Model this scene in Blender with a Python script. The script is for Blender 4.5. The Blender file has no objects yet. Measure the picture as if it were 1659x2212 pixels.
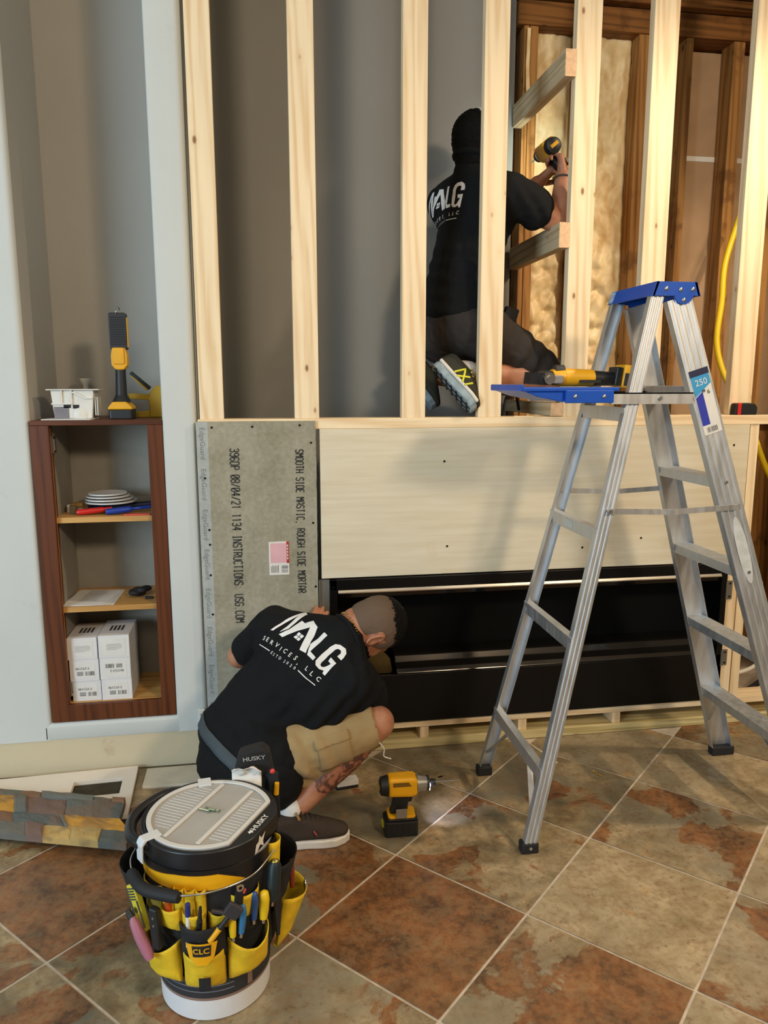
import bpy, bmesh, math, random
from mathutils import Vector as V, Matrix, Euler, Quaternion, noise
from mathutils.bvhtree import BVHTree
random.seed(7)
SC = bpy.context.scene
COL = SC.collection
PI = math.pi

# ---------------------------------------------------------------- camera, world, lights, exposure
cam = bpy.data.cameras.new('camera'); camo = bpy.data.objects.new('camera', cam); COL.objects.link(camo)
cam.sensor_fit = 'VERTICAL'; cam.sensor_height = 24.0; cam.lens = 1640.98 / 2212 * 24.0
cam.clip_start = 0.05
camo.location = (0.20877, -2.80278, 1.45106)
yaw, pitch, roll = 0.162331, 0.169189, -0.000843
f_ = V((math.sin(yaw) * math.cos(pitch), math.cos(yaw) * math.cos(pitch), -math.sin(pitch)))
r_ = V((math.cos(yaw), -math.sin(yaw), 0)); u_ = r_.cross(f_)
r2 = r_ * math.cos(roll) + u_ * math.sin(roll); u2 = -r_ * math.sin(roll) + u_ * math.cos(roll)
camo.rotation_euler = Matrix((r2, u2, -f_)).transposed().to_euler()
SC.camera = camo

world = bpy.data.worlds.new('World'); SC.world = world; world.use_nodes = True
world.node_tree.nodes['Background'].inputs['Color'].default_value = (0.75, 0.72, 0.68, 1)
world.node_tree.nodes['Background'].inputs['Strength'].default_value = 0.10

def light(name, kind, loc, energy, color, target=None, **kw):
    d = bpy.data.lights.new(name, kind); d.energy = energy; d.color = color
    for k, v in kw.items(): setattr(d, k, v)
    o = bpy.data.objects.new(name, d); COL.objects.link(o); o.location = loc
    if target is not None:
        o.rotation_euler = (V(target) - V(loc)).to_track_quat('-Z', 'Y').to_euler()
    return o
WARM = (1.0, 0.80, 0.57); COOL = (0.62, 0.83, 1.0)
# recessed ceiling lamps: one behind the viewer to the right, one over the left, one further right
light('downlight_key', 'SPOT', (2.3, -3.9, 3.1), 300, WARM, (1.0, 0.2, 1.2), spot_size=2.2, spot_blend=0.5, shadow_soft_size=0.28)
light('downlight_centre', 'SPOT', (-0.2, -3.7, 3.15), 85, WARM, (0.6, 0.2, 1.0), spot_size=2.2, spot_blend=0.6, shadow_soft_size=0.5)
light('downlight_right', 'SPOT', (2.45, -0.80, 3.15), 108, WARM, (1.7, -0.8, 0.0), spot_size=2.3, spot_blend=0.6, shadow_soft_size=0.04)
# daylight through the window in the wall on the left
light('window_daylight', 'AREA', (-3.4, -4.2, 1.7), 150, COOL, (0.0, -0.2, 1.3), shape='RECTANGLE', size=1.6, size_y=1.8)

SC.view_settings.view_transform = 'Standard'
SC.view_settings.look = 'None'
SC.view_settings.gamma = 1.0
SC.view_settings.use_curve_mapping = False
SC.view_settings.exposure = 0.18
SC.cycles.use_denoising = True
SC.cycles.max_bounces = 6
SC.cycles.sample_clamp_indirect = 4.0

# ---------------------------------------------------------------- helpers
def lin(c):
    return tuple((x / 12.92 if x <= 0.04045 else ((x + 0.055) / 1.055) ** 2.4) for x in c)
def hx(s):
    s = s.lstrip('#'); return lin(tuple(int(s[i:i + 2], 16) / 255 for i in (0, 2, 4))) + (1.0,)

class NT:
    def __init__(s, name):
        s.m = bpy.data.materials.new(name); s.m.use_nodes = True; s.t = s.m.node_tree; s.b = s.t.nodes['Principled BSDF']
    def n(s, typ, **kw):
        nd = s.t.nodes.new('ShaderNode' + typ)
        for k, v in kw.items():
            if k.startswith('i_'):
                k = k[2:]; k = int(k) if k.isdigit() else k
                if hasattr(v, 'is_linked'): s.t.links.new(v, nd.inputs[k])
                else: nd.inputs[k].default_value = v
            else: setattr(nd, k, v)
        return nd
    def link(s, a, b): s.t.links.new(a, b)
    def math(s, op, a, b=0.0, c=0.0): return s.n('Math', operation=op, i_0=a, i_1=b, i_2=c).outputs[0]
    def mix(s, fac, a, b, mode='MIX'):
        nd = s.t.nodes.new('ShaderNodeMix'); nd.data_type = 'RGBA'; nd.blend_type = mode
        for idx, v in ((0, fac), (6, a), (7, b)):
            if hasattr(v, 'is_linked'): s.t.links.new(v, nd.inputs[idx])
            else: nd.inputs[idx].default_value = v
        return nd.outputs[2]
    def ramp(s, fac, stops, interp='LINEAR'):
        nd = s.t.nodes.new('ShaderNodeValToRGB'); nd.color_ramp.interpolation = interp
        e = nd.color_ramp.elements
        while len(e) < len(stops): e.new(0.5)
        for el, (p, c) in zip(e, stops): el.position = p; el.color = c if len(c) == 4 else tuple(c) + (1,)
        s.t.links.new(fac, nd.inputs[0]); return nd.outputs[0]
    def step(s, fac, a, b): # smooth 0->1 between a and b
        return s.n('MapRange', interpolation_type='SMOOTHSTEP', i_0=fac, i_1=a, i_2=b, i_3=0.0, i_4=1.0).outputs[0]
    def bump(s, h, strength=0.3, dist=0.01):
        nd = s.n('Bump', i_Strength=strength, i_Distance=dist, i_Height=h); s.link(nd.outputs[0], s.b.inputs['Normal'])
    def set(s, **kw):
        for k, v in kw.items():
            k = k.replace('_', ' ')
            if hasattr(v, 'is_linked'): s.link(v, s.b.inputs[k])
            else: s.b.inputs[k].default_value = v
    def coord(s, rnd=True):
        o = s.n('TexCoord').outputs['Object']
        if not rnd: return o
        r = s.n('ObjectInfo').outputs['Random']
        return s.n('VectorMath', operation='MULTIPLY_ADD', i_0=s.n('CombineXYZ', i_0=r, i_1=r, i_2=r).outputs[0], i_1=(31.0, 17.0, 23.0), i_2=o).outputs[0]
    def noise(s, vec, scale, detail=3.0, rough=0.55, dist=0.0, out=0):
        return s.n('TexNoise', i_Vector=vec, i_Scale=scale, i_Detail=detail, i_Roughness=rough, i_Distortion=dist).outputs[out]
    def scale(s, vec, v): return s.n('VectorMath', operation='MULTIPLY', i_0=vec, i_1=v).outputs[0]

MC = {}
def mat(name, col, rough=0.5, metal=0.0, var=0.08, vscale=12.0, bump=0.0, bscale=60.0, spec=0.5, emit=None, trans=0.0, alpha=1.0, coat=0.0, subs=0.0):
    if name in MC: return MC[name]
    t = NT(name); c = hx(col) if isinstance(col, str) else tuple(col)
    co = t.coord()
    if var:
        nz = t.noise(co, vscale, 4)
        dark = tuple(x * (1 - var * 2) for x in c[:3]) + (1,); lite = tuple(min(1, x * (1 + var)) for x in c[:3]) + (1,)
        t.set(Base_Color=t.ramp(nz, [(0.3, dark), (0.7, lite)]))
    else: t.set(Base_Color=c)
    t.set(Roughness=rough, Metallic=metal)
    t.b.inputs['Specular IOR Level'].default_value = spec
    if bump: t.bump(t.noise(co, bscale, 3), bump, 0.004)
    if emit: t.b.inputs['Emission Color'].default_value = hx(emit[0]); t.b.inputs['Emission Strength'].default_value = emit[1]
    if trans: t.b.inputs['Transmission Weight'].default_value = trans
    if coat: t.b.inputs['Coat Weight'].default_value = coat; t.b.inputs['Coat Roughness'].default_value = 0.1
    if alpha < 1: t.b.inputs['Alpha'].default_value = alpha
    if subs: t.b.inputs['Subsurface Weight'].default_value = subs; t.b.inputs['Subsurface Radius'].default_value = (0.012, 0.005, 0.003)
    MC[name] = t.m; return t.m

def wood(name, light_, dark_, axis=2, knots=True, knot_col='#7a4a22', contrast=1.0, rough=0.62, stain=None):
    """sawn board: stretched grain along one axis plus scattered knots"""
    if name in MC: return MC[name]
    t = NT(name); co = t.coord()
    st = [1.0, 1.0, 1.0]; st[axis] = 0.045
    sv = t.scale(co, tuple(st))
    warp = t.noise(t.scale(co, tuple(0.35 if i == axis else 1.0 for i in range(3))), 6.0, 2)
    g1 = t.noise(sv, 48.0, 5, 0.6, 0.6)
    rings = t.n('TexWave', wave_type='BANDS', bands_direction='DIAGONAL', i_Vector=sv, i_Scale=16.0, i_Distortion=9.0, i_Detail=2.0).outputs[1]
    mixv = t.math('ADD', t.math('MULTIPLY', g1, 0.65), t.math('MULTIPLY', rings, 0.35))
    mixv = t.math('ADD', mixv, t.math('MULTIPLY', t.math('SUBTRACT', warp, 0.5), 0.35))
    a, b = hx(light_), hx(dark_)
    if contrast != 1.0: b = tuple(a[i] + (b[i] - a[i]) * contrast for i in range(3)) + (1,)
    colr = t.ramp(mixv, [(0.22, b), (0.52, a), (0.8, tuple(min(1, x * 1.06) for x in a[:3]) + (1,))])
    if stain:
        sn = t.step(t.noise(co, 5.0, 5, 0.6), 0.55, 0.68)
        colr = t.mix(t.math('MULTIPLY', sn, 0.7), colr, hx(stain))
    if knots:
        kst = [13.0, 13.0, 13.0]; kst[axis] = 6.5
        vr = t.n('TexVoronoi', feature='F1', i_Vector=t.scale(co, tuple(kst)), i_Scale=1.0, i_Randomness=1.0)
        keep = t.math('GREATER_THAN', t.n('SeparateColor', i_0=vr.outputs['Color']).outputs[0], 0.30)
        k = t.math('MULTIPLY', t.math('SUBTRACT', 1.0, t.step(vr.outputs['Distance'], 0.05, 0.12)), keep)
        halo = t.math('MULTIPLY', t.math('SUBTRACT', 1.0, t.step(vr.outputs['Distance'], 0.08, 0.30)), keep)
        colr = t.mix(t.math('MULTIPLY', halo, 0.25), colr, hx(dark_))
        colr = t.mix(t.math('MULTIPLY', k, 0.85), colr, hx(knot_col))
    t.set(Base_Color=colr, Roughness=rough); t.b.inputs['Specular IOR Level'].default_value = 0.25
    t.bump(g1, 0.12, 0.003)
    MC[name] = t.m; return t.m

# ---- geometry into a bmesh (world coordinates unless stated)
def nb(): return bmesh.new()
def box(bm, x0, x1, y0, y1, z0, z1, M=None):
    vs = [bm.verts.new(V(p) if M is None else M @ V(p)) for p in ((x0, y0, z0), (x1, y0, z0), (x1, y1, z0), (x0, y1, z0), (x0, y0, z1), (x1, y0, z1), (x1, y1, z1), (x0, y1, z1))]
    for f in ((3, 2, 1, 0), (4, 5, 6, 7), (0, 1, 5, 4), (1, 2, 6, 5), (2, 3, 7, 6), (3, 0, 4, 7)): bm.faces.new([vs[i] for i in f])
    return vs
def frame_of(d):
    d = V(d).normalized(); a = V((0, 0, 1)) if abs(d.z) < 0.95 else V((1, 0, 0))
    x = a.cross(d).normalized(); y = d.cross(x); return x, y
def cyl(bm, a, b, r0, r1=None, n=20, sx=1.0, sy=1.0):
    a, b = V(a), V(b); r1 = r0 if r1 is None else r1; x, y = frame_of(b - a)
    R = []
    for p, r in ((a, r0), (b, r1)):
        R.append([bm.verts.new(p + x * (r * sx * math.cos(2 * PI * i / n)) + y * (r * sy * math.sin(2 * PI * i / n))) for i in range(n)])
    for i in range(n): bm.faces.new((R[0][i], R[0][(i + 1) % n], R[1][(i + 1) % n], R[1][i]))
    bm.faces.new(R[0][::-1]); bm.faces.new(R[1])
def tube(bm, pts, r, n=10, close=True):
    pts = [V(p) for p in pts]; x, y = frame_of(pts[1] - pts[0]); rings = []
    for i, p in enumerate(pts):
        d = (pts[min(i + 1, len(pts) - 1)] - pts[max(i - 1, 0)]).normalized()
        x = (x - d * x.dot(d)).normalized(); y = d.cross(x)
        rr = r[i] if isinstance(r, (list, tuple)) else r
        rings.append([bm.verts.new(p + x * rr * math.cos(2 * PI * k / n) + y * rr * math.sin(2 * PI * k / n)) for k in range(n)])
    for A, B in zip(rings, rings[1:]):
        for k in range(n): bm.faces.new((A[k], A[(k + 1) % n], B[(k + 1) % n], B[k]))
    if close: bm.faces.new(rings[0][::-1]); bm.faces.new(rings[-1])
def spline(pts, m=8):
    pts = [V(p) for p in pts]; P = [pts[0] * 2 - pts[1]] + pts + [pts[-1] * 2 - pts[-2]]; out = []
    for i in range(1, len(P) - 2):
        for k in range(m):
            t = k / m
            out.append(0.5 * ((2 * P[i]) + (P[i + 1] - P[i - 1]) * t + (2 * P[i - 1] - 5 * P[i] + 4 * P[i + 1] - P[i + 2]) * t * t + (3 * P[i] - P[i - 1] - 3 * P[i + 1] + P[i + 2]) * t ** 3))
    out.append(pts[-1]); return out
def lathe(bm, prof, c=(0, 0, 0), n=48, a0=0.0, a1=2 * PI):
    c = V(c); full = abs(a1 - a0 - 2 * PI) < 1e-6; m = n if full else n + 1; rings = []
    for r, z in prof:
        rings.append([bm.verts.new(c + V((r * math.cos(a0 + (a1 - a0) * i / n), r * math.sin(a0 + (a1 - a0) * i / n), z))) for i in range(m)])
    for A, B in zip(rings, rings[1:]):
        for i in range(n):
            j = (i + 1) % m
            bm.faces.new((A[i], A[j], B[j], B[i]))
    return rings
def prism(bm, poly, o, u, v, w):
    """polygon (list of 2D) in plane o + a*u + b*v, extruded by vector w"""
    o, u, v, w = V(o), V(u), V(v), V(w)
    A = [bm.verts.new(o + u * a + v * b) for a, b in poly]; B = [bm.verts.new(o + u * a + v * b + w) for a, b in poly]
    n = len(poly)
    bm.faces.new(A[::-1]); bm.faces.new(B)
    for i in range(n): bm.faces.new((A[i], A[(i + 1) % n], B[(i + 1) % n], B[i]))
def bar(bm, a, b, w, h, side):
    """rectangular bar from a to b: w along 'side', h along the other normal"""
    a, b = V(a), V(b); d = (b - a).normalized(); s = V(side); s = (s - d * s.dot(d)).normalized(); q = d.cross(s)
    M = Matrix((s, q, d)).transposed().to_4x4(); M.translation = a
    box(bm, -w / 2, w / 2, -h / 2, h / 2, 0, (b - a).length, M)
def ell(bm, c, r, R=None, sub=3):
    r = (r, r, r) if isinstance(r, (int, float)) else r
    M = Matrix.Translation(V(c)) @ ((R.to_4x4() if R is not None else Matrix()) @ Matrix.Diagonal((r[0], r[1], r[2], 1)))
    bmesh.ops.create_icosphere(bm, subdivisions=sub, radius=1.0, matrix=M)
def rrect(x0, x1, y0, y1, r, n=5):
    out = []
    for cx, cy, a in ((x1 - r, y1 - r, 0), (x0 + r, y1 - r, PI / 2), (x0 + r, y0 + r, PI), (x1 - r, y0 + r, 1.5 * PI)):
        out += [(cx + r * math.cos(a + PI / 2 * k / n), cy + r * math.sin(a + PI / 2 * k / n)) for k in range(n + 1)]
    return out
def axes(o, ex, ey, ez):
    M = Matrix((V(ex), V(ey), V(ez))).transposed().to_4x4(); M.translation = V(o); return M

# ---- objects
WM = {}
def mw(o): return WM.get(o.name, Matrix())
def thing(name, label, cat, loc=(0, 0, 0), rot=(0, 0, 0), group=None):
    o = bpy.data.objects.new(name, None); COL.objects.link(o); o.empty_display_size = 0.05
    o.location = loc; o.rotation_euler = rot; WM[o.name] = Matrix.LocRotScale(V(loc), Euler(rot), None)
    return tag(o, label, cat, group)
def tag(o, label, cat, group=None, kind=None):
    if label: o['label'] = label
    if cat: o['category'] = cat
    if group: o['group'] = group
    if kind: o['kind'] = kind
    return o
def obj(name, bm, m, parent=None, local=False, smooth=None, bevel=0.0, label=None, loc=None, seg=2):
    """link bm as ONE mesh object; bm in world coordinates unless local (then in the parent's frame)"""
    if loc is None and parent is None: loc = (0, 0, 0)
    bmesh.ops.recalc_face_normals(bm, faces=bm.faces)
    P = mw(parent) if parent else Matrix()
    L = Matrix.Translation(V(loc)) if loc is not None else Matrix()
    if local: W = P @ L
    else:
        W = Matrix.Translation(V(loc)) if parent is None else P
        bm.transform(W.inverted()); L = Matrix() if parent else L
    me = bpy.data.meshes.new(name); bm.to_mesh(me); bm.free()
    for k in (m if isinstance(m, (list, tuple)) else [m]): me.materials.append(k)
    o = bpy.data.objects.new(name, me); COL.objects.link(o)
    if parent: o.parent = parent
    o.matrix_local = L; WM[o.name] = W
    if smooth is not None:
        me.shade_smooth()
        if smooth < 179: me.set_sharp_from_angle(angle=math.radians(smooth))
    if bevel:
        b = o.modifiers.new('bevel', 'BEVEL'); b.width = bevel; b.segments = seg; b.limit_method = 'ANGLE'; b.angle_limit = math.radians(40)
    if label: o['label'] = label
    return o
def struct(name, bm, m, **kw):
    o = obj(name, bm, m, **kw); o['kind'] = 'structure'; return o
def dup(root, loc=None, rot=None, label=None, group=None):
    c = root.copy(); COL.objects.link(c)
    if loc is not None: c.location = loc
    if rot is not None: c.rotation_euler = rot
    if label: c['label'] = label
    if group: c['group'] = group
    for ch in root.children:
        d = ch.copy(); COL.objects.link(d); d.parent = c
        for g in ch.children:
            e = g.copy(); COL.objects.link(e); e.parent = d
    return c
FONTCACHE = {}
def text_bm(s, height=1.0, bold=0.0, sx=1.0, space=1.0, maxedge=None, align='CENTER'):
    """flat text, centred, cap height = height, in the XY plane"""
    cu = bpy.data.curves.new('t', 'FONT'); cu.body = s; cu.size = 1.0; cu.align_x = align; cu.space_character = space
    cu.offset = bold; cu.resolution_u = 3
    o = bpy.data.objects.new('t', cu); COL.objects.link(o); bpy.context.view_layer.update()
    me = bpy.data.meshes.new_from_object(o.evaluated_get(bpy.context.evaluated_depsgraph_get()))
    bm = nb(); bm.from_mesh(me); bpy.data.objects.remove(o); bpy.data.curves.remove(cu); bpy.data.meshes.remove(me)
    k = height / 0.69
    bmesh.ops.scale(bm, vec=(k * sx, k, 1), verts=bm.verts); bmesh.ops.translate(bm, vec=(0, -height / 2, 0), verts=bm.verts)
    bmesh.ops.remove_doubles(bm, verts=bm.verts, dist=1e-5)
    if maxedge: refine(bm, maxedge)
    return bm
def refine(bm, maxedge, it=6):
    bmesh.ops.triangulate(bm, faces=bm.faces)
    for _ in range(it):
        es = [e for e in bm.edges if e.calc_length() > maxedge]
        if not es: break
        bmesh.ops.subdivide_edges(bm, edges=es, cuts=1); bmesh.ops.triangulate(bm, faces=bm.faces)
def put(dst, src, M):
    src.transform(M); me = bpy.data.meshes.new('tmp'); src.to_mesh(me); src.free(); dst.from_mesh(me); bpy.data.meshes.remove(me)
# narrow stroke letters as an inkjet line printer writes them (grid 4 x 6)
STROKE = {'0': '0104 0145 4545 1 ', }
def glyph(ch):
    G = {'A': ['00,04,16,36,44,40', '02,42'], 'C': ['41,30,10,01,05,16,36,45'], 'D': ['00,06,36,45,41,30,00'], 'E': ['40,00,06,46', '03,33'],
         'G': ['45,36,16,05,01,10,30,41,43,23'], 'H': ['00,06', '40,46', '03,43'], 'I': ['10,30', '20,26', '16,36'], 'K': ['00,06', '46,03,40'], 'L': ['06,00,40'],
         'M': ['00,06,23,46,40'], 'N': ['00,06,40,46'], 'O': ['10,30,41,45,36,16,05,01,10'], 'P': ['00,06,36,45,44,33,03'], 'R': ['00,06,36,45,44,33,03', '23,40'],
         'S': ['01,10,30,41,42,33,13,04,05,16,36,45'], 'T': ['20,26', '06,46'], 'U': ['06,01,10,30,41,46'], '0': ['10,30,41,45,36,16,05,01,10', '01,45'],
         '1': ['15,26,20'], '2': ['05,16,36,45,44,00,40'], '3': ['05,16,36,45,44,33,13', '33,42,41,30,10,01'], '4': ['30,36,02,42'], '6': ['45,36,16,05,01,10,30,41,42,33,13,02'],
         '8': ['13,04,05,16,36,45,44,33,13,02,01,10,30,41,42,33'], '9': ['01,10,30,41,45,36,16,05,04,13,33,44'], '/': ['00,46'], '.': ['10,20'], ',': ['20,1-1'], ':': ['11,21', '14,24'], 'F': ['00,06,46', '03,33'], '-': ['13,33']}
    return G.get(ch, [])
def stroke_text(bm, s, o, u, v, h, w, pitch_, t, lift):
    """print s: advance along u, letter height along v"""
    o, u, v = V(o), V(u), V(v); nrm = u.cross(v)
    for i, ch in enumerate(s):
        for line in glyph(ch):
            pts = []
            for tok in line.split(','):
                a = int(tok[0]); b = int(tok[1:]); pts.append(o + u * (i * pitch_ + a / 4 * w) + v * (b / 6 * h))
            for p, q_ in zip(pts, pts[1:]):
                bar(bm, p + nrm * lift, q_ + nrm * lift, t, 0.0004, u if abs((q_ - p).normalized().dot(u)) < 0.7 else v)
# ---------------------------------------------------------------- materials of the place
M_pine = wood('pine', '#efdab6', '#dcb98a', 2, contrast=0.8)
M_pinex = wood('pine_lying', '#efdab6', '#dcb98a', 0, contrast=0.8)
M_piney = wood('pine_deep', '#c9b592', '#a58a62', 1)
M_old = wood('old_framing', '#a87840', '#7b5228', 2, knot_col='#3a1f0c', stain='#66431f')
M_oldx = wood('old_header', '#87592a', '#5d3a18', 0, knot_col='#3a1f0c', stain='#4b2a10')
M_treated = wood('treated_pine', '#cfbf8e', '#a89660', 0)
M_endgrain = mat('end_grain', '#e3bb92', 0.7, var=0.1, vscale=60)
def wall_paint(name, col, blot=None):
    t = NT(name); co = t.coord(False)
    c = hx(col); n1 = t.noise(co, 3.0, 4)
    cc = t.ramp(n1, [(0.3, tuple(x * 0.95 for x in c[:3]) + (1,)), (0.7, c)])
    if blot:
        k = t.step(t.noise(co, 7.0, 5, 0.6), 0.62, 0.75); cc = t.mix(t.math('MULTIPLY', k, 0.6), cc, hx(blot))
    t.set(Base_Color=cc, Roughness=0.6); t.b.inputs['Specular IOR Level'].default_value = 0.3
    t.bump(t.noise(co, 90.0, 3), 0.06, 0.004); return t.m
M_wall = wall_paint('painted_wall', '#c9cdca', '#b6b8b4')
M_raw = wall_paint('bare_wall_strip', '#cbbd9f', '#a68e66')
M_grey = wall_paint('grey_alcove_paint', '#8b8983')
M_niche = wall_paint('niche_paint', '#a9a49b')
M_room = wall_paint('room_paint', '#cdbfa8')
M_ceil = wall_paint('ceiling_paint', '#e2ddd2')
def slate_tiles():
    t = NT('slate_look_tile'); co = t.coord(False)
    at = t.n('Attribute', attribute_name='tone', attribute_type='GEOMETRY')
    sp = t.n('SeparateColor', i_0=at.outputs['Color']); rust, pale, seed = sp.outputs[0], sp.outputs[1], sp.outputs[2]
    v = t.n('VectorMath', operation='MULTIPLY_ADD', i_0=t.n('CombineXYZ', i_0=seed, i_1=seed, i_2=seed).outputs[0], i_1=(37.0, 23.0, 11.0), i_2=co).outputs[0]
    big = t.noise(v, 3.2, 6, 0.62, 0.5); med = t.noise(v, 9.0, 6, 0.65, 0.4); fine = t.noise(v, 55.0, 5, 0.65)
    olive = t.ramp(med, [(0.3, hx('#524934')), (0.44, hx('#786a4e')), (0.56, hx('#988665')), (0.7, hx('#b09a76'))])
    greyg = t.ramp(t.noise(v, 6.0, 5, 0.6), [(0.35, hx('#57564b')), (0.65, hx('#7d7866'))])
    base = t.mix(t.step(t.noise(v, 2.3, 3), 0.42, 0.62), olive, greyg)
    base = t.mix(t.math('MULTIPLY', pale, 0.75), base, t.ramp(med, [(0.3, hx('#a08c68')), (0.7, hx('#cdb896'))]))
    gold = t.step(t.noise(v, 4.7, 5, 0.65, 0.8), 0.60, 0.72)
    base = t.mix(t.math('MULTIPLY', gold, 0.55), base, hx('#b98442'))
    rustc = t.ramp(t.math('ADD', t.math('MULTIPLY', med, 0.6), t.math('MULTIPLY', fine, 0.4)), [(0.36, hx('#432a1b')), (0.46, hx('#684326')), (0.55, hx('#87542d')), (0.66, hx('#9c744b'))])
    thr = t.math('SUBTRACT', 0.78, t.math('MULTIPLY', rust, 0.46))
    k = t.step(t.math('SUBTRACT', t.math('ADD', t.math('MULTIPLY', big, 0.8), t.math('MULTIPLY', med, 0.2)), thr), -0.012, 0.022)
    cc = t.mix(t.math('MULTIPLY', k, 0.92), base, rustc)
    mot = t.step(t.math('ADD', t.math('MULTIPLY', t.noise(v, 21.0, 6, 0.7, 0.3), 0.6), t.math('MULTIPLY', fine, 0.4)), 0.44, 0.60)
    cc = t.mix(t.math('MULTIPLY', mot, 0.42), cc, t.mix(k, hx('#7a5a36'), hx('#7d6a4d')))
    spk = t.step(fine, 0.56, 0.74); cc = t.mix(t.math('MULTIPLY', spk, 0.45), cc, hx('#3e2c1f'))
    t.set(Base_Color=cc, Roughness=t.ramp(fine, [(0.3, (0.30,) * 3), (0.7, (0.46,) * 3)])); t.b.inputs['Specular IOR Level'].default_value = 0.4
    t.bump(t.math('ADD', t.math('MULTIPLY', med, 0.7), t.math('MULTIPLY', fine, 0.3)), 0.22, 0.006)
    return t.m
M_tile = slate_tiles(); M_grout = mat('grout', '#c6b7a3', 0.9, var=0.12, vscale=30)
M_conc = mat('concrete', '#a89a86', 0.9, var=0.2, vscale=9, bump=0.2)

# ---------------------------------------------------------------- setting
bm = nb(); lay = bm.loops.layers.float_color.new('tone')
S, TH, OX, OY = 0.447376, 0.807069, 0.916452, -0.374298
ta = V((math.cos(TH), -math.sin(TH), 0)); tb = V((-math.sin(TH), -math.cos(TH), 0)); gp = 0.0078 / S / 2
TONE = {(0, 1): (0.92, 0.1, 0.31), (1, 0): (0.22, 0.9, 0.62), (0, 0): (0.56, 0.25, 0.17), (1, -1): (0.50, 0.45, 0.83), (1, 1): (0.66, 0.45, 0.44), (-1, 1): (0.62, 0.15, 0.52),
        (-1, 0): (0.34, 0.1, 0.91), (0, 2): (0.45, 0.35, 0.73), (-1, 2): (0.62, 0.0, 0.22), (-2, 3): (0.52, 0.1, 0.07), (-1, 3): (0.55, 0.0, 0.37), (0, -1): (0.45, 0.15, 0.27), (2, 0): (0.62, 0.5, 0.15), (2, -1): (0.25, 0.75, 0.7), (2, -2): (0.1, 0.9, 0.33),
        (1, -2): (0.15, 0.75, 0.12), (0, -2): (0.2, 0.6, 0.5), (-1, -1): (0.3, 0.2, 0.66), (2, 1): (0.3, 0.8, 0.21)}
for i in range(-14, 15):
    for j in range(-14, 17):
        c = V((OX, OY, 0)) + ta * (S * (i + 0.5)) + tb * (S * (j + 0.5))
        if not (-4.3 < c.x < 4.8 and -6.3 < c.y < 0.16): continue
        pts = [V((OX, OY, 0)) + ta * (S * (i + a)) + tb * (S * (j + b)) for a, b in ((gp, gp), (1 - gp, gp), (1 - gp, 1 - gp), (gp, 1 - gp))]
        fc = bm.faces.new([bm.verts.new(p) for p in pts])
        if fc.normal.z < 0: fc.normal_flip()
        tone = TONE.get((i, j)) or (random.uniform(0.1, 0.9), random.uniform(0, 0.7), random.random())
        for lp in fc.loops: lp[lay] = tone + (1,)
fc = bm.faces.new([bm.verts.new(p) for p in ((-4.3, -6.3, -0.0022), (4.8, -6.3, -0.0022), (4.8, 1.2, -0.0022), (-4.3, 1.2, -0.0022))]); fc.material_index = 1
struct('floor', bm, [M_tile, M_grout])
bm = nb(); box(bm, 0.0, 4.8, 0.09, 1.2, -0.03, 0.012); struct('floor_slab', bm, M_conc)
HT = 3.25
R_ = 0.02
def arc(cx, cy, r, a0, a1, n=6): return [(cx + r * math.cos(a0 + (a1 - a0) * k / n), cy + r * math.sin(a0 + (a1 - a0) * k / n)) for k in range(n + 1)]
# wall left of the framing, with a tall recess: left panel, strip under the recess, painted pier
bm = nb(); prism(bm, [(-4.2, 0.0)] + arc(-0.577 - R_, R_, R_, -PI / 2, 0) + [(-0.577, 0.50), (-4.2, 0.50)], (0, 0, 0.14), (1, 0, 0), (0, 1, 0), (0, 0, HT - 0.14))
prism(bm, [(0.003, 0.14)] + [(a, b) for a, b in ((0.0, 0.145), (0.0, 0.19))] + arc(0.018, 0.190, 0.018, PI, PI / 2) + [(0.42, 0.208), (0.42, 0.14)], (-0.60, 0, 0), (0, 1, 0), (0, 0, 1), (0.478, 0, 0))
prism(bm, arc(-0.13 + 0.008, 0.008, 0.008, -PI, -PI / 2) + arc(-0.012 - 0.024, 0.024, 0.024, -PI / 2, 0) + [(-0.012, 0.60), (-0.13, 0.60)], (0, 0, 0.14), (1, 0, 0), (0, 1, 0), (0, 0, HT - 0.14))
struct('wall_left', bm, M_wall, smooth=35)
bm = nb(); box(bm, -4.2, -0.012, 0.004, 0.5, 0.004, 0.141); struct('trim_1', bm, M_raw)
bm = nb(); box(bm, -0.60, -0.12, 0.42, 0.5, 0.2, HT); box(bm, -0.578, -0.5765, 0.021, 0.43, 0.2, HT); struct('wall_recess', bm, M_niche)
bm = nb(); box(bm, -0.012, 1.335, 0.59, 0.61, 0.0, HT); struct('wall_back', bm, M_grey)
bm = nb(); box(bm, -4.3, -4.2, -6.3, 0.5, 0, HT); struct('wall_window', bm, M_room)
bm = nb(); box(bm, 4.8, 4.9, -6.3, 1.2, 0, HT); struct('wall_right', bm, M_room)
bm = nb(); box(bm, -4.3, 4.9, -6.4, -6.3, 0, HT); struct('wall_rear', bm, M_room)
bm = nb(); box(bm, -4.3, 4.9, -6.4, 1.2, HT, HT + 0.05); struct('ceiling', bm, M_ceil)
bm = nb(); box(bm, 2.62, 4.8, 0.0, 0.02, 0, HT); struct('wall_front', bm, M_room)

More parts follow.
